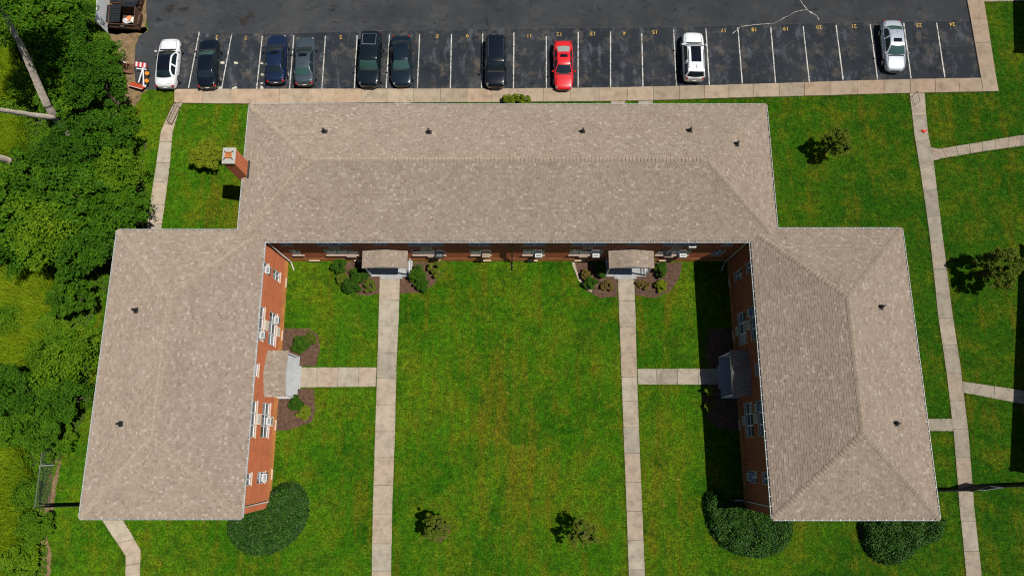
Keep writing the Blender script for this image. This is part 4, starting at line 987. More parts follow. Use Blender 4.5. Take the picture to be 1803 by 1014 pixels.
mound([(400, 930), (408, 908), (440, 896), (470, 885), (480, 862), (500, 849), (525, 850), (543, 875), (544, 905), (528, 942), (492, 970), (450, 979), (415, 962)], 1.0, 'dark green hedge mound hugging the front corner of the left wing', 501)
mound([(1236, 880), (1248, 862), (1265, 866), (1277, 884), (1320, 890), (1368, 903), (1394, 916), (1392, 948), (1368, 974), (1330, 981), (1282, 971), (1250, 938)], 1.15, 'dark green hedge mound at the inner front corner of the right wing', 502)
mound([(1508, 905), (1660, 905), (1657, 935), (1640, 955), (1612, 960), (1602, 975), (1577, 993), (1547, 991), (1518, 966)], 1.3, 'dark green hedge mound in front of the end wall of the right wing', 503)

# grass hanging over the path edges and tufts over the lawn
r_ = np.random.default_rng(88); pts = []
for L, z in slab_edges:
    for a, b in zip(L[:-1], L[1:]):
        n = int((b - a).length * 36); t = r_.random(n)
        ln = np.sin(t * (b - a).length * 1.7 + a.x) * .06
        nn = Vector((-(b - a).y, (b - a).x)).normalized(); base = np.array(a)[None] + t[:, None] * np.array(b - a)[None]
        pts.append(base + np.array(nn)[None] * (r_.normal(0, .055, n) + ln)[:, None])
P = np.concatenate(pts); keep = ~in_poly(P, [tuple(p) for p in lot_poly]); P = P[keep]
tag(link('edge_grass', blades(P, 0.0, .085, .03, 1.1, r_, M['edge_grass'], 'edge_grass')), kind='stuff')
lawn_area = [(-40, -13), (46, -13), (52, 32), (-33, 31)]
P = scatter(lawn_area, 42, r_)
bad = np.zeros(len(P), bool)
for rc_ in (LB, RB, NB): bad |= (P[:, 0] > rc_[0]) & (P[:, 0] < rc_[1]) & (P[:, 1] > rc_[2]) & (P[:, 1] < rc_[3])
bad |= in_poly(P, [tuple(p) for p in lot_poly]) | in_poly(P, [tuple(p) for p in forest_w])
for w in beds_w: bad |= in_poly(P, [tuple(p) for p in w])
P = P[~bad]
tag(link('grass', blades(P, 0.0, .06, .045, 1.3, r_, M['grass_tuft'], 'grass')), kind='stuff')

# ------------------------------------------------------------------ parked cars
M['tyre'] = plain('tyre_rubber', (0.012, 0.012, 0.012), 0.85)
M['rim'] = plain('alloy_rim', (0.55, 0.56, 0.58), 0.3, metal=0.9)
M['trim'] = plain('black_trim', (0.015, 0.015, 0.016), 0.5)
M['chrome'] = plain('chrome', (0.75, 0.76, 0.78), 0.15, metal=1.0)
M['lamp_clear'] = plain('headlamp_glass', (0.30, 0.32, 0.34), 0.12, spec=0.9, coat=1.0)
M['lamp_red'] = plain('tail_lamp', (0.36, 0.012, 0.016), 0.18, coat=1.0)
M['plate'] = plain('number_plate', (0.62, 0.62, 0.58), 0.5)
M['car_glass'] = plain('car_glass', (0.010, 0.018, 0.022), 0.04, spec=0.9, coat=0.6)
M['car_glass_green'] = plain('car_glass_green', (0.030, 0.075, 0.065), 0.05, spec=0.9, coat=0.6)
M['roof_glass'] = plain('roof_glass', (0.004, 0.004, 0.008), 0.06, spec=0.8, coat=0.4)
M['pale_rear'] = plain('pale_rear_glass', (0.30, 0.33, 0.30), 0.10, spec=0.9, coat=0.6)  # paler glass tone for a rear window
BODY = {  # (x / L, half width, z low, z top)
 'sedan': [(-.500, .56, .42, .76), (-.488, .76, .30, .93), (-.455, .89, .24, 1.015), (-.38, .965, .20, 1.03), (-.25, 1.0, .19, 1.0), (-.08, 1.0, .19, .965), (.1, 1.0, .19, .955), (.22, .995, .19, .945), (.33, .975, .19, .90), (.42, .905, .21, .83), (.468, .80, .25, .75), (.49, .64, .32, .66), (.5, .46, .38, .58)],
 'coupe': [(-.500, .54, .42, .72), (-.488, .74, .30, .88), (-.455, .88, .24, .96), (-.38, .965, .20, .98), (-.25, 1.0, .18, .95), (-.08, .99, .18, .91), (.1, .985, .18, .90), (.22, .985, .18, .88), (.33, .965, .18, .83), (.42, .89, .20, .76), (.468, .78, .24, .69), (.49, .61, .30, .61), (.5, .42, .36, .54)],
 'suv': [(-.500, .70, .45, .95), (-.49, .84, .34, 1.08), (-.46, .92, .28, 1.13), (-.38, .98, .25, 1.14), (-.25, 1.0, .24, 1.12), (-.08, 1.0, .24, 1.10), (.1, 1.0, .24, 1.09), (.22, 1.0, .24, 1.08), (.33, .985, .24, 1.05), (.42, .93, .27, .99), (.468, .83, .31, .90), (.49, .68, .38, .80), (.5, .52, .44, .70)],
}
CABIN = {  # front base, roof front, roof rear, rear base (x / L), belt z, roof z, belt half width, roof half width
 'sedan': (.225, .055, -.235, -.375, .95, 1.45, .90, .64),
 'coupe': (.205, .045, -.20, -.385, .90, 1.36, .88, .60),
 'suv': (.225, .095, -.43, -.492, 1.08, 1.74, .93, .73),
}
def interp(tab, x, k):
    for a, b in zip(tab[:-1], tab[1:]):
        if a[0] <= x <= b[0]: return a[k] + (b[k] - a[k]) * (x - a[0]) / (b[0] - a[0])
    return tab[0][k] if x < tab[0][0] else tab[-1][k]
def make_car(px, py, hd, label, paint, kind, L, W, roofz=None, sunroof=None, rails=False, rack=False, glass='car_glass', rear='car_glass', pano=False, ymax=None, spare=None, dz=.7, cab=None, fr_lamp='lamp_clear'):
    p = G(px, py, dz); root = empty('parked_car', (p.x, p.y, 0.016), hd, label, 'car', 'cars parked in the marked bays')
    tab = BODY[kind]; hw = W / 2; fb, rf, rr, rb, zb, zr, wb, wr = cab or CABIN[kind]
    if roofz: zr = roofz
    # body loft
    mb = MB(); rings = []
    prof = lambda w, zl, zt: [(0, zl), (.62 * w, zl), (.90 * w, zl + .02), (.975 * w, zl + .10), (w, zl + .42 * (zt - zl)), (.992 * w, zl + .66 * (zt - zl)), (.955 * w, zl + .88 * (zt - zl)), (.86 * w, zt - .012), (.62 * w, zt + .012), (.3 * w, zt + .024), (0, zt + .028)]
    xs = sorted(set([t[0] for t in tab] + list(np.linspace(-.44, .44, 14)))); vs = []; fs = []
    for x in xs:
        pr = prof(interp(tab, x, 1) * hw, interp(tab, x, 2), interp(tab, x, 3))
        ring = [(x * L, -y, z) for y, z in pr] + [(x * L, y, z) for y, z in pr[-2:0:-1]]
        vs += ring
    n = 20
    for i in range(len(xs) - 1):
        for k in range(n): fs.append((i*n+k, (i+1)*n+k, (i+1)*n+(k+1) % n, i*n+(k+1) % n))
    fs.append(tuple(range(n))); fs.append(tuple((len(xs)-1)*n + k for k in range(n))[::-1])
    mb.add(vs, fs); body = mb.build('body', paint, root, smooth=True, fix=True)
    sm = body.modifiers.new('sub', 'SUBSURF'); sm.levels = 1; sm.render_levels = 1
    # cabin sheet
    zt = lambda x: interp(tab, x / L, 3) + .012
    prof_pts = []
    def seg(x0, z0, x1, z1, k, b): 
        for i in range(k): t = i / k; prof_pts.append((x0 + (x1 - x0) * t, z0 + (z1 - z0) * t + b * math.sin(math.pi * t)))
    zf, zq = zt(fb * L) - .01, zt(rb * L) - .01
    seg(fb * L, zf, rf * L, zr - .03, 6, .035); nF = len(prof_pts); seg(rf * L, zr - .03, rr * L, zr - .035, 8, .045); nR = len(prof_pts); seg(rr * L, zr - .035, rb * L, zq, 6, .03); prof_pts.append((rb * L, zq))
    ns = len(prof_pts); T = [-1, -.94, -.8, -.55, -.28, 0, .28, .55, .8, .94, 1]
    def sheet_pt(i, t, off=0.0):
        x, z = prof_pts[i]; zz = min(max((z - zb) / (zr - zb), 0), 1); w = hw * (wb + (wr - wb) * zz)
        s_ = i / (ns - 1); fk = max(0, 1 - s_ * 2.6) - max(0, (s_ - .62) * 2.2)
        a = sheet_n(i); return Vector((x - .17 * fk * t * t, w * t, z - .035 * t * t * zz)) + Vector((a[0], 0, a[1])) * off
    def sheet_n(i):
        a = prof_pts[max(i - 1, 0)]; b = prof_pts[min(i + 1, ns - 1)]; tx, tz = b[0] - a[0], b[1] - a[1]; l_ = math.hypot(tx, tz) or 1
        return (tz / l_, -tx / l_) if -tx > 0 else (-tz / l_, tx / l_)
    mb = MB(); vs = [sheet_pt(i, t) for i in range(ns) for t in T]; m = len(T)
    fs = [(i*m+j, i*m+j+1, (i+1)*m+j+1, (i+1)*m+j) for i in range(ns - 1) for j in range(m - 1)]
    base = len(vs)
    for s_ in (0, m - 1):
        for i in range(ns): e = vs[i*m+s_]; vs.append(Vector((e.x, (wb * hw) * (1 if s_ else -1), min(e.z, zb - .06))))
    for q, s_ in enumerate((0, m - 1)):
        for i in range(ns - 1): fs.append((i*m+s_, (i+1)*m+s_, base + q*ns + i+1, base + q*ns + i))
    mb.add(vs, fs); mb.build('cabin', paint, root, smooth=True, fix=True)
    def patch(name, i0, i1, tt, mat, off=.012, parent=root):
        q = MB(); k = len(tt); vv = [sheet_pt(i, t, off) for i in range(i0, i1 + 1) for t in tt]
        q.add(vv, [(a*k+b, a*k+b+1, (a+1)*k+b+1, (a+1)*k+b) for a in range(i1 - i0) for b in range(k - 1)]); return q.build(name, mat, parent, smooth=True, fix=True)
    tt = [-.9, -.7, -.45, -.2, 0, .2, .45, .7, .9]
    patch('windscreen', 0, nF - 1, tt, M[glass]); patch('rear_window', nR, ns - 2, [x * .95 for x in tt], M[rear])
    if sunroof: 
        a, b, c = sunroof; patch('sunroof', nF + a, nF + b, [x * c / .9 for x in tt], M['roof_glass'])
    if pano: patch('sunroof', nF - 1, nR, [x * 1.0 for x in tt], M['roof_glass'])
    # side windows
    for sgn in (-1, 1):
        for a, b in ((2, nF + 4), (nF + 5, ns - 4)):
            q = MB(); top = []; bot = []
            for i in range(a, b + 1):
                e = sheet_pt(i, sgn); lo = Vector((e.x, wb * hw * sgn, zb - .02)); out = Vector((0, sgn * .012, .004))
                if e.z < zb + .10: continue
                top.append(e.lerp(lo, .12) + out); bot.append(e.lerp(lo, .93) + out)
            if len(top) < 2: continue
            k = len(top); q.add(top + bot, [(i, i + 1, k + i + 1, k + i) for i in range(k - 1)]); q.build('side_window', M['car_glass'], root, smooth=True, fix=True)
    # wheels
    wr_ = .335 if kind != 'suv' else .37
    for x in (.31, -.29):
        for sgn in (-1, 1):
            q = MB(); y = sgn * (hw - .075)
            pts = [(x * L, y - sgn * .11, wr_), (x * L, y - sgn * .10, wr_), (x * L, y + sgn * .09, wr_), (x * L, y + sgn * .115, wr_)]
            q.tube(pts, [wr_ * .9, wr_, wr_, wr_ * .86], 20); w_ = q.build('wheel', M['tyre'], root, smooth=False, fix=True)
            q = MB(); q.tube([(x * L, y + sgn * .10, wr_), (x * L, y + sgn * .122, wr_)], [wr_ * .68, wr_ * .60], 16); rim = q.build('rim', M['rim'], w_, fix=True)
    # mirrors
    for sgn in (-1, 1):
        q = MB(); mx_ = fb * L - .16; q.box(mx_ - .07, mx_ + .06, min(sgn * (hw - .03), sgn * (hw + .18)), max(sgn * (hw - .03), sgn * (hw + .18)), zb + .02, zb + .16)
        q.build('mirror', paint, root, bevel=.035, bseg=2, smooth=True)
    # lamps, bumper trim, plates
    zf2 = interp(tab, .47, 3); zr2 = interp(tab, -.485, 3)
    for sgn in (-1, 1):
        q = MB(); Mx = Matrix.Translation((.440 * L, sgn * .62 * hw, zf2 - .03)) @ Matrix.Rotation(-sgn * .75, 4, 'Z') @ Matrix.Rotation(.25, 4, 'Y'); q.box(-.10, .10, -.19, .17, -.085, .06, Mx); q.build('headlight', M[fr_lamp], root, bevel=.045, bseg=2, smooth=True)
        q = MB(); Mx = Matrix.Translation((-.474 * L, sgn * .66 * hw, zr2 - .10)) @ Matrix.Rotation(sgn * .55, 4, 'Z'); q.box(-.085, .10, -.17, .17, -.11, .085, Mx); q.build('tail_light', M['lamp_red'], root, bevel=.035, bseg=2, smooth=True)
    q = MB(); q.box(.478 * L, .4995 * L, -.42 * hw, .42 * hw, .46, zf2 - .10); q.build('grille', M['trim'], root, bevel=.02)
    q = MB(); q.box(.485 * L, .507 * L, -.46 * hw, .46 * hw, .30, .40); q.build('front_bumper', M['trim'], root, bevel=.02)
    q = MB(); q.box(-.508 * L, -.478 * L, -.54 * hw, .54 * hw, .36, .50); q.build('rear_bumper', M['trim'], root, bevel=.03)
    q = MB(); q.box(-.506 * L, -.498 * L, -.16, .16, .60, .70); q.build('number_plate', M['plate'], root)
    q = MB(); q.box(fb * L - .03, fb * L + .10, -.74 * hw, .74 * hw, zt(fb * L) - .03, zt(fb * L) + .014); q.build('wiper_cowl', M['trim'], root, bevel=.01)
    zc = lambda x: zt(x * L) + .006
    gaps = [[(x * L, sgn * hw * (.74 - .5 * max(0, x - .3)), zc(x) - .012) for x in np.linspace(fb + .01, .43, 6)] for sgn in (-1, 1)]    # shut lines of bonnet and boot
    gaps.append([(.435 * L, y * hw, zc(.435) - .01) for y in np.linspace(-.64, .64, 6)])
    if kind != 'suv':
        gaps.append([(-.462 * L, y * hw, zc(-.462) - .01) for y in np.linspace(-.66, .66, 6)])
        gaps += [[(x * L, sgn * hw * .74, zc(x) - .014) for x in np.linspace(rb - .005, -.462, 4)] for sgn in (-1, 1)]
    for g_ in gaps: q = MB(); q.tube(g_, .012, 4); q.build('panel_gap', M['trim'], root)
    for sgn in (-1, 1):
        q = MB()
        for x in (.02, -.22): q.box(x * L - .07, x * L + .07, min(sgn * (hw - .01), sgn * (hw + .022)), max(sgn * (hw - .01), sgn * (hw + .022)), zb - .12, zb - .09)
        q.build('door_handle', M['chrome'], root)
    if rails:
        for sgn in (-1, 1):
            q = MB(); q.tube([sheet_pt(i, sgn * .93, .05) for i in range(nF + 1, nR)], .022, 6); q.build('roof_rail', M['chrome'], root, smooth=True)
    if rack:
        q = MB(); i0, i1 = nF + 4, nR - 1
        c4 = [sheet_pt(i0, -.80, .07), sheet_pt(i0, .80, .07), sheet_pt(i1, .80, .07), sheet_pt(i1, -.80, .07)]
        for a, b in ((0, 1), (1, 2), (2, 3), (3, 0)): q.tube([c4[a], c4[b]], .022, 6)
        q.build('roof_rack', M['metal'], root, smooth=True)
    q = MB(); q.tube([sheet_pt(nR - 2, 0, 0), sheet_pt(nR - 1, 0, .07)], [.02, .008], 6); q.build('antenna', M['trim'], root)
    return root
UP, DN = math.pi / 2, -math.pi / 2
P_white = mat_paint('paint_white', (0.72, 0.73, 0.74)); P_black = mat_paint('paint_black', (0.003, 0.005, 0.010), 0.0, 0.25); P_navy = mat_paint('paint_navy', (0.008, 0.020, 0.060), 0.3)
P_slate = mat_paint('paint_slate', (0.095, 0.125, 0.145), 0.6); P_dark = mat_paint('paint_dark_teal', (0.006, 0.016, 0.026), 0.2, 0.25); P_red = mat_paint('paint_red', (0.62, 0.010, 0.014)); P_silver = mat_paint('paint_silver', (0.62, 0.66, 0.70), 0.55, 0.3)
P_black2 = mat_paint('paint_deep_green_black', (0.004, 0.009, 0.012), 0.1, 0.25)
make_car(296, 111, UP + R(.6), 'white sedan with black glass roof, leftmost car beside the barricades', P_white, 'sedan', 4.75, 1.86, pano=True)
make_car(367, 111, UP + R(3.2), 'black sedan parked nose out, second from the left', P_black, 'sedan', 4.75, 1.84, glass='car_glass_green')
make_car(487, 103, UP + R(2.3), 'dark navy sedan with sunroof, left of the slate grey sedan', P_navy, 'sedan', 4.65, 1.82, sunroof=(0, 2, .62))
make_car(537, 107, UP + R(2.7), 'slate grey sedan with sunroof parked nose out', P_slate, 'sedan', 4.62, 1.80, sunroof=(0, 2, .62), rear='car_glass_green')
make_car(652, 105, DN + R(-1.5), 'large black sport utility vehicle with rear roof rack', P_black2, 'suv', 5.05, 1.98, rack=True, glass='car_glass_green', dz=.8)
make_car(707, 107, DN + R(2.8), 'dark blue green coupe next to the large black utility vehicle', P_dark, 'coupe', 4.72, 1.90, rear='roof_glass', roofz=1.40, glass='car_glass_green')
make_car(873, 109, DN + R(-.5), 'black crossover with bright roof rails parked nose in alone', P_black, 'suv', 4.75, 1.88, roofz=1.68, rails=True, dz=.8)
make_car(992, 115, DN + R(.2), 'bright red coupe with sunroof and its nose over the walk', P_red, 'coupe', 4.55, 1.74, sunroof=(4, 6, .6), rear='pale_rear')
make_car(1221, 99, UP + R(-1.3), 'white crossover with panoramic glass roof and roof rails', P_white, 'suv', 4.60, 1.88, roofz=1.66, rails=True, sunroof=(0, 5, .62), glass='car_glass_green', dz=.8)
make_car(1573, 81, DN + R(-1.2), 'silver sedan with sunroof, rightmost car in the lot', P_silver, 'sedan', 4.80, 1.84, sunroof=(1, 3, .6), glass='car_glass_green', rear='car_glass_green')

# ------------------------------------------------------------------ dumpsters
M['dumpster'] = plain('dumpster_brown', (0.085, 0.042, 0.024), 0.6, var=0.4, vscale=2.5)
M['lid'] = plain('dumpster_lid_black', (0.018, 0.022, 0.026), 0.5)
M['cardboard'] = plain('cardboard', (0.42, 0.29, 0.17), 0.85, var=0.15)
M['bag_white'] = plain('white_bag', (0.66, 0.62, 0.62), 0.5, var=0.1); M['bag_orange'] = plain('orange_box', (0.6, 0.20, 0.06), 0.6); M['paper'] = plain('paper', (0.7, 0.66, 0.6), 0.8)
def ribbed_lid(mb, x0, x1, y0, y1, z, Mx):
    n = 7
    mb.box(x0, x1, y0, y1, z, z + .025, Mx)
    for k in range(n): y = y0 + (k + .5) * (y1 - y0) / n; mb.box(x0 + .03, x1 - .03, y - .03, y + .03, z + .024, z + .06, Mx)
def dumpster(px, py, rz, label, open_=True):
    p = G(px, py, .6); d = empty('dumpster', (p.x, p.y, 0.012), rz, label, 'dumpster', 'brown dumpsters by the wood')
    hx, hy, h0, h1 = 1.15, .78, 1.15, 1.45
    mb = MB()     # open box with walls, front lower than back
    o = [(-hx, -hy, .12), (hx, -hy, .12), (hx, hy, .12), (-hx, hy, .12), (-hx, -hy - .12, h0), (hx, -hy - .12, h0), (hx, hy, h1), (-hx, hy, h1)]
    k = .06; i_ = [(-hx + k, -hy + k, .2), (hx - k, -hy + k, .2), (hx - k, hy - k, .2), (-hx + k, hy - k, .2), (-hx + k, -hy - .12 + k, h0), (hx - k, -hy - .12 + k, h0), (hx - k, hy - k, h1), (-hx + k, hy - k, h1)]
    mb.add(o + i_, [(3, 2, 1, 0), (0, 1, 5, 4), (1, 2, 6, 5), (2, 3, 7, 6), (3, 0, 4, 7), (8, 9, 10, 11), (12, 13, 9, 8), (13, 14, 10, 9), (14, 15, 11, 10), (15, 12, 8, 11), (4, 5, 13, 12), (5, 6, 14, 13), (6, 7, 15, 14), (7, 4, 12, 15)])
    mb.build('bin', M['dumpster'], d, fix=True)
    for sx in (-1, 1):
        q = MB(); q.box(min(sx * hx, sx * (hx + .16)), max(sx * hx, sx * (hx + .16)), -.55, .45, .62, .80); q.build('fork_pocket', M['dumpster'], d, bevel=.015)
    q = MB(); q.box(-hx - .02, hx + .02, -hy - .16, -hy - .06, .60, .70); q.build('rib', M['dumpster'], d, bevel=.015)
    q = MB(); q.box(-.28, .28, -hy - .15, -hy - .10, .80, 1.02); pl_ = q.build('label_plate', M['lid'], d)
    q = MB(); q.box(-.16, .16, -hy - .156, -hy - .149, .86, .97); q.build('sticker', M['paper'], pl_)
    tilt = math.atan2(h1 - h0, 2 * hy)
    if open_:
        q = MB(); Mx = Matrix.Translation((-hx * .5, 0, (h0 + h1) / 2 + .03)) @ Matrix.Rotation(tilt, 4, 'X') @ Matrix.Rotation(R(-14), 4, 'Y'); ribbed_lid(q, -hx * .78, hx * .5, -hy * .98, hy, 0, Mx); q.build('lid', M['lid'], d, fix=True)
        q = MB(); Mx = Matrix.Translation((hx * .5, hy, h1 + .03)) @ Matrix.Rotation(R(-28), 4, 'X'); ribbed_lid(q, -hx * .5, hx * .5, -.25, 1.2, 0, Mx); q.build('lid', M['lid'], d, fix=True)
    else:
        for s_ in (-1, 1):
            q = MB(); Mx = Matrix.Translation((s_ * hx * .5, 0, (h0 + h1) / 2 + .03)) @ Matrix.Rotation(tilt, 4, 'X'); ribbed_lid(q, -hx * .49, hx * .49, -hy * 1.05, hy, 0, Mx); q.build('lid', M['lid'], d, fix=True)
    return d, p
d1, dp = dumpster(222, 34, R(-4), 'brown dumpster with black lids thrown open and rubbish inside')
dumpster(226, -2, R(-6), 'brown dumpster cut by the top edge of the frame', False)
def lump(name, x, y, z, rx, ry, rz, mat, label, cat, seed, group=None):
    r = np.random.default_rng(seed); bm = bmesh.new(); bmesh.ops.create_icosphere(bm, subdivisions=3, radius=1)
    ph = r.uniform(0, 6.28, 6)
    for v in bm.verts:
        c = v.co; k = 1 + .12 * math.sin(4 * c.x + ph[0]) * math.sin(5 * c.y + ph[1]) + .10 * math.sin(7 * c.z + ph[2] + 3 * c.x) + .06 * math.sin(11 * c.y + ph[3])
        v.co = Vector((c.x * rx * k, c.y * ry * k, max(c.z, -.6) * rz * k))
    me = bpy.data.meshes.new(name); bm.to_mesh(me); bm.free(); o = link(name, me, None, M[mat]); me.polygons.foreach_set('use_smooth', [True] * len(me.polygons)); o.location = (x, y, z); tag(o, label, cat, group); return o
lump('rubbish_bag', dp.x + .25, dp.y - .35, .85, .34, .26, .25, 'bag_white', 'pale rubbish bag in the open dumpster, left of the orange box', 'bag', 1)
lump('rubbish_bag', dp.x + .85, dp.y - .30, .88, .26, .28, .22, 'paper', 'pale crumpled rubbish at the right end inside the open dumpster', 'bag', 2)
ob = MB().box(-.2, .2, -.17, .17, -.14, .14, Matrix.Rotation(.5, 4, 'Z') @ Matrix.Rotation(.3, 4, 'X')).build('orange_box', M['bag_orange'], None, bevel=.015); ob.location = (dp.x + .55, dp.y - .2, .98); tag(ob, 'orange box lying between pale bags in the open dumpster', 'box')
cbd = MB().box(-.45, .45, -.35, .35, -.015, .015, Matrix.Rotation(R(62), 4, 'X')).build('cardboard_sheet', M['cardboard'], None); q_ = G(204, 17, .5); cbd.location = (q_.x, q_.y, .34); tag(cbd, 'flat brown cardboard sheet leaning behind the open dumpster', 'cardboard')

# ------------------------------------------------------------------ pale vinyl fence beside the dumpsters, and a white rail in the wood
M['vinyl'] = plain('vinyl_fence', (0.60, 0.62, 0.64), 0.45, var=0.06)
def vinyl_fence(a, b, h, label, panels):
    a = Vector((*a, 0)); b = Vector((*b, 0)); d = b - a; L = d.length; rz = math.atan2(d.y, d.x)
    f = empty('vinyl_fence', a, rz, label, 'fence'); st = L / panels
    for k in range(panels + 1):
        q = MB(); q.box(k * st - .06, k * st + .06, -.06, .06, 0, h + .06); po = q.build('post', M['white'], f, bevel=.01)
        q = MB(); q.box(k * st - .075, k * st + .075, -.075, .075, h + .06, h + .10); q.build('post_cap', M['white'], po, bevel=.02)
    for k in range(panels):
        q = MB(); q.box(k * st + .06, (k + 1) * st - .06, -.028, .028, h - .12, h); q.build('rail', M['white'], f, bevel=.008)
        nb_ = max(3, int((st - .12) / .3)); w = (st - .12) / nb_
        for j in range(nb_): q = MB(); x = k * st + .06 + j * w; q.box(x + .004, x + w - .004, -.016, .016, .06, h - .12); q.build('board', M['vinyl'], f)
    return f
fa = G(190, 58); fb_ = G(196, -60)
vinyl_fence(fa.xy, fb_.xy, 1.85, 'pale grey vinyl panel fence left of the dumpsters', 3)
def rail_fence(a, b, h, label, n):
    a = Vector((a.x, a.y, 0)); b = Vector((b.x, b.y, 0)); d = b - a; L = d.length; f = empty('rail_fence', a, math.atan2(d.y, d.x), label, 'fence')
    for k in range(n + 1): q = MB(); x = L * k / n; q.box(x - .065, x + .065, -.065, .065, 0, h + .1); q.build('post', M['white'], f, bevel=.015)
    for z in (h * .5, h): q = MB(); q.box(0, L, -.03, .03, z - .07, z + .07); q.build('rail', M['white'], f, bevel=.01)
rail_fence(G(75, 67, 1.3), G(121, 66, 1.3), 1.3, 'short white rail showing between the trees at top left', 1)

# ------------------------------------------------------------------ barricades at the lot corner
M['orange'] = plain('orange_sheeting', (0.42, 0.075, 0.02), 0.5, var=0.15); M['redor'] = plain('red_sheeting', (0.5, 0.03, 0.03), 0.5); M['amber'] = plain('amber_lens', (0.62, 0.22, 0.02), 0.25, coat=0.6)
M['rust'] = plain('rusty_plate', (0.14, 0.065, 0.03), 0.85, var=0.4)
def barricade(loc, rz, tilt, label, z0=0.0):
    b = empty('barricade', (loc.x, loc.y, z0), rz, label, 'barricade', 'folded road barricades'); b.rotation_euler = (tilt, 0, rz)
    for x in (-.5, .5):
        for s_ in (-1, 1): q = MB(); Mx = Matrix.Translation((x, 0, 1.0)) @ Matrix.Rotation(s_ * R(14), 4, 'X'); q.box(-.03, .03, -.03, .03, -1.03, 0, Mx); q.build('leg', M['white'], b)
    for s_ in (-1, 1):
        for z in (.82, .45):
            y = s_ * (1.0 - z) * .25; Mx = Matrix.Translation((0, y + s_ * .035, z)) @ Matrix.Rotation(s_ * R(14), 4, 'X')
            q = MB(); q.box(-.61, .61, -.012, .012, -.12, .12, Mx); bd = q.build('board', M['white'], b)
            for k in range(4):
                x0 = -.56 + k * .3; q = MB(); o_ = s_ * .0145
                q.add([Mx @ Vector(v) for v in ((x0, o_, -.119), (x0 + .14, o_, -.119), (x0 + .25, o_, .119), (x0 + .11, o_, .119))], [(0, 1, 2, 3)]); q.build('stripe', M['orange'], bd)
    for x in (-.3, .3):
        q = MB(); q.tube([(x, -.05, 1.12), (x, .05, 1.12)], .10, 14); la = q.build('lamp', M['amber'], b, bevel=.01)
        q = MB(); q.box(x - .05, x + .05, -.04, .04, .94, 1.04); q.build('lamp_case', M['trim'], la)
    return b
def stack_barricade():
    o = G(247, 137); b = empty('barricade', (o.x, o.y, 0), 0, 'orange and white road barricade with two amber lamps lying at the lot corner', 'barricade')
    L_ = lambda x, y, z: G(x, y, z) - Vector((o.x, o.y, 0))
    def plank(name, p, q, w, t, mat, parent=b, tilt=0.0):
        d = q - p; x = d.normalized(); y = Vector((0, 0, 1)).cross(x).normalized(); z = x.cross(y)
        Mx = Matrix.Translation(p) @ Matrix((x, y, z)).transposed().to_4x4() @ Matrix.Rotation(tilt, 4, 'X')
        m_ = MB(); m_.box(0, d.length, -w / 2, w / 2, -t / 2, t / 2, Mx); return m_.build(name, M[mat], parent, bevel=.006), Mx, d.length
    bd, Mx, ln = plank('board', L_(229, 148, .34), L_(254, 155, .40), .62, .05, 'orange', tilt=-.5)
    for k in range(3):
        q = MB(); y = -.31 + k * .25; q.box(.02, ln - .02, y, y + .05, .0252, .030, Mx); q.build('stripe', M['redor'] if k else M['white'], bd)
    bd, Mx, ln = plank('board', L_(238, 113, .45), L_(258, 116, .45), .42, .05, 'redor', tilt=.4)
    for k in range(3):
        q = MB(); x = .06 + k * .36; q.box(x, x + .16, -.20, .20, .0252, .030, Mx); q.build('stripe', M['white'], bd)
    for p, q in (((244, 146, .5), (252, 119, .75)), ((253, 152, .45), (252, 120, .72)), ((240, 121, .5), (258, 123, .5))): plank('leg', L_(*p), L_(*q), .10, .06, 'white')
    plank('battery_shelf', L_(257, 120, .35), L_(257.5, 150, .35), .34, .10, 'trim')
    for x, y in ((259, 130), (258.5, 143)):
        c = L_(x, y, .44); q = MB(); q.tube([c, c + Vector((.02, -.01, .09))], [.19, .17], 16); q.build('lamp', M['amber'], b, bevel=.01)
    plank('side_rail', L_(253, 154, .35), L_(257, 146, .3), .28, .05, 'white')
stack_barricade()
pp = G(229, 124); pl = MB().box(-.45, .45, -.45, .45, -.03, .03, Matrix.Rotation(R(25), 4, 'Y')).build('rusty_plate', M['rust'], None, bevel=.01); pl.location = (pp.x, pp.y, .3); tag(pl, 'brown rusty plate leaning beside the barricades at the wood edge', 'plate')
lg = MB().tube([G(214, 107, .3), G(231, 117, .12)], [.04, .05], 7).build('pale_branch', M['paper'], None, smooth=True); tag(lg, 'pale straight branch lying at the wood edge above the rusty plate', 'branch')

# ------------------------------------------------------------------ handrails, chain link fence, black fence
def handrail(pts, h, label, pick=0, rad=.022, double=True):
    p0 = pts[0]; f = empty('handrail', (p0.x, p0.y, 0), 0, label, 'handrail')
    loc = [Vector((p.x - p0.x, p.y - p0.y, 0)) for p in pts]; up = Vector((0, 0, 1))
    q = MB(); q.tube([loc[0]] + [p + up * h for p in loc] + [loc[-1]], rad, 6); q.build('top_rail', M['black_metal'], f, smooth=True)
    if double: q = MB(); q.tube([p + up * .18 for p in loc], rad * .8, 6); q.build('bottom_rail', M['black_metal'], f, smooth=True)
    for k in range(1, pick):
        t = k / pick; a = loc[0].lerp(loc[-1], t); q = MB(); q.tube([a + up * .18, a + up * h], rad * .55, 5); q.build('picket', M['black_metal'], f)
handrail([G(319, 190), G(304, 221)], 1.0, 'black picket handrail beside the left footpath at the kerb', 11)
handrail([G(315, 188.5), G(301, 219)], .9, 'plain black handrail without pickets beside the left footpath at the kerb', 0, double=False)
handrail([G(1604, 171), G(1609, 187)], .95, 'small black loop handrail at the top of the east walk', 0)
M['wire'] = plain('chain_wire', (0.10, 0.115, 0.115), 0.5, metal=0.2); M['wire_black'] = plain('black_chain_wire', (0.012, 0.013, 0.012), 0.6)
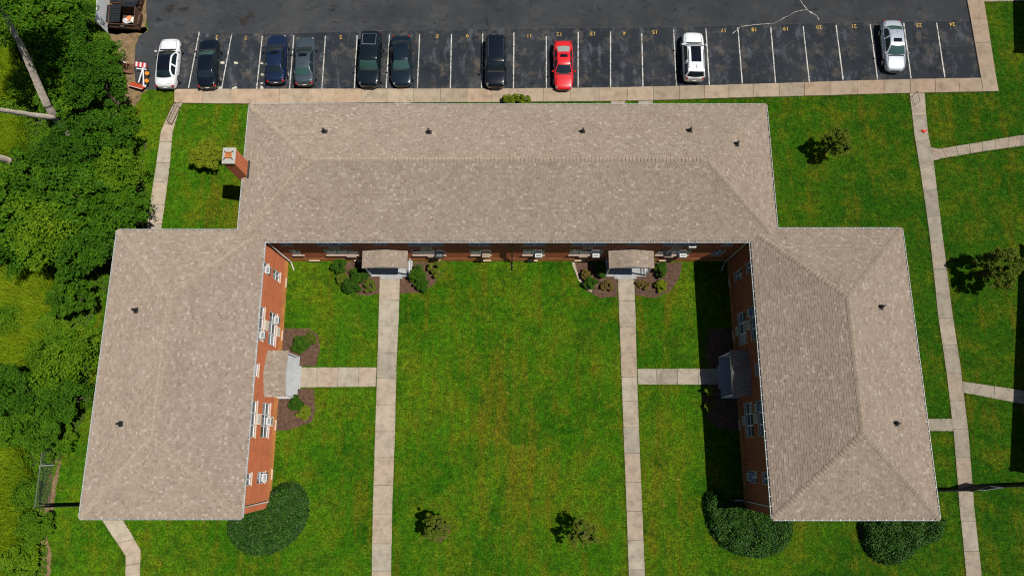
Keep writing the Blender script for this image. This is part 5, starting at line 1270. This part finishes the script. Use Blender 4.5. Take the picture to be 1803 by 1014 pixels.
def chain_fence(a, b, h, label, posts, top='metal', wire='wire', step=.11, wr=.0035, name='chain_link_fence'):
    a = Vector((a.x, a.y, 0)); b = Vector((b.x, b.y, 0)); d = b - a; L = d.length; f = empty(name, a, math.atan2(d.y, d.x), label, 'fence')
    for k in range(posts + 1): q = MB(); x = L * k / posts; q.tube([(x, 0, 0), (x, 0, h + .06)], .035, 8); q.build('post', M[top], f, smooth=True)
    q = MB(); q.tube([(0, 0, h), (L, 0, h)], .028, 8); q.build('top_rail', M[top], f, smooth=True)
    q = MB(); n = int((L + h) / step)
    for k in range(n):
        x = k * step - h
        for s_ in (0, 1):
            p0, p1 = (x, .05), (x + h, h - .02)
            if p0[0] < 0: p0 = (0, .05 - p0[0] * (h - .07) / h)
            if p1[0] > L: p1 = (L, .05 + (L - x) * (h - .07) / h)
            if p0[1] >= h - .03 or p1[1] <= .06: continue
            if s_: p0, p1 = (L - p0[0], p0[1]), (L - p1[0], p1[1])
            q.tube([(p0[0], 0, p0[1]), (p1[0], 0, p1[1])], wr, 3, False)
    tag(q.build('chain_mesh', M[wire], f), kind='stuff'); return f
FH = 1.75
c_post = G(61, 893, FH)
chain_fence(c_post, G(80, 748, FH), FH, 'galvanised chain link fence at the wood edge on the lower left', 2)
e_f = G(140, 889.5); 
chain_fence(Vector((c_post.x + .05, c_post.y, 0)), Vector((LB[0] + OV, c_post.y + .18, 0)), FH, 'black mesh fence from the corner post to the left wing', 2, 'black_metal', 'wire_black', .06, .010, 'black_fence')
ry0, ry1 = G(1650, 863).y, G(1803, 852).y
chain_fence(Vector((RB[1] - OV, G(1650, 864).y, 0)), Vector((G(1682, 861).x, G(1682, 861).y, 0)), FH, 'short black mesh fence between the right wing and the east walk', 2, 'black_metal', 'wire_black', .06, .010, 'black_fence')
chain_fence(Vector((G(1742, 855).x, G(1742, 855).y, 0)), Vector((G(1880, 849).x, G(1880, 849).y, 0)), FH, 'black mesh fence right of the east walk at lower right', 3, 'black_metal', 'wire_black', .06, .010, 'black_fence')
gt = chain_fence(Vector((G(1686, 862).x, G(1686, 862).y, 0)), Vector((G(1716, 853).x, G(1716, 853).y, 0)), FH, 'black mesh gate standing across the east walk', 1, 'black_metal', 'wire_black', .06, .010, 'fence_gate'); gt['category'] = 'gate'
gt = chain_fence(Vector((G(1741, 856).x, G(1741, 856).y, 0)), Vector((G(1710, 860.5).x, G(1710, 860.5).y, 0)), 1.5, 'fence gate leaf with bright galvanised top rail beside the east walk', 1, 'metal', 'wire_black', .06, .008, 'fence_gate'); gt['category'] = 'gate'

# ------------------------------------------------------------------ window air conditioners
def ac(axis, const, sgn, u, z, label, w=.56, mat='ac'):
    P = wmap(axis, const, sgn); o = P(u, 0, z); root = empty('window_air_conditioner', o, 0, label, 'air conditioner', 'window air conditioners')
    Pl = lambda a, d, zz: tuple(Vector(P(a + u, d, zz + z)) - Vector(o))
    q = MB(); wbox(q, Pl, -w / 2, w / 2, -.10, .30, 0, .36); bx = q.build('casing', M[mat], root, bevel=.02)
    q = MB(); wbox(q, Pl, -w / 2 + .05, w / 2 - .05, .295, .304, .05, .31); q.build('grille', M['ac_grille'], root)
    for k in range(5): q = MB(); x = -w / 2 + .12 + k * (w - .24) / 4; wbox(q, Pl, x - .03, x + .03, .06, .24, .356, .364); q.build('louvre', M['ac_grille'], root)
    return root
for a in (('x', WL, 1, 12.75, 4.47, 'air conditioner in the upper small window of the left wing nearest the corner'), ('x', WL, 1, 7.85, 4.47, 'air conditioner in the upper triple window above the left wing porch bed'), ('x', WL, 1, 9.45, 1.70, 'air conditioner in the lower triple window beside the upper porch bed'),
          ('x', WL, 1, 1.75, 1.70, 'air conditioner in the middle of the lower triple window below the left porch'), ('x', WL, 1, -2.35, 1.70, 'air conditioner in the lower small window near the left hedge mound'),
          ('y', WN, -1, -5.75, 1.80, 'dark air conditioner in the lower triple window right of the left rear porch', .6, 'lid'), ('y', WN, -1, -2.06, 1.80, 'cream air conditioner in the double window left of the middle downspout', .6, 'cardboard'), ('y', WN, -1, 2.1, 1.80, 'air conditioner in the double window right of the middle downspout'),
          ('y', WN, -1, 6.65, 1.80, 'white air conditioner in the lower triple window left of the right rear porch'), ('y', WN, -1, 13.55, 1.80, 'white air conditioner in the lower triple window right of the right rear porch'), ('y', WN, -1, 13.6, 4.54, 'air conditioner in the upper triple window right of the right rear porch'),
          ('x', WR, -1, 9.5, 4.47, 'shaded air conditioner in the upper triple window of the right wing, above the porch'), ('x', WR, -1, 2.6, 4.47, 'shaded air conditioner in the upper triple window of the right wing, below the porch'), ('x', WR, -1, -2.3, 1.70, 'shaded air conditioner in the lower small window near the right hedge mound')):
    ac(*a)
# red cloth on the east walk
M['red_cloth'] = plain('red_cloth', (0.62, 0.02, 0.015), 0.7)
rp = G(1627, 231.5); bm = bmesh.new(); n = 9
gridv = {}
for i in range(n):
    for j in range(n - i):
        x, y = i / (n - 1), j / (n - 1); gridv[i, j] = bm.verts.new((x * .5 - .22 + .05 * math.sin(y * 9), y * .36 - .14 + .06 * x, .02 + .10 * abs(math.sin(6 * x + 5 * y)) * (1 - x * .5)))
for i in range(n - 1):
    for j in range(n - 1 - i):
        bm.faces.new((gridv[i, j], gridv[i + 1, j], gridv[i, j + 1]))
        if (i + 1, j + 1) in gridv: bm.faces.new((gridv[i + 1, j], gridv[i + 1, j + 1], gridv[i, j + 1]))
me = bpy.data.meshes.new('red_cloth'); bm.to_mesh(me); bm.free(); o = link('red_cloth', me, None, M['red_cloth']); o.location = (rp.x, rp.y, .05); o.rotation_euler = (0, 0, .5); tag(o, 'small crumpled red cloth lying on the east walk', 'cloth')
so = o.modifiers.new('s', 'SOLIDIFY'); so.thickness = .01
# fallen twigs and debris in the dirt margin are left to the ground material
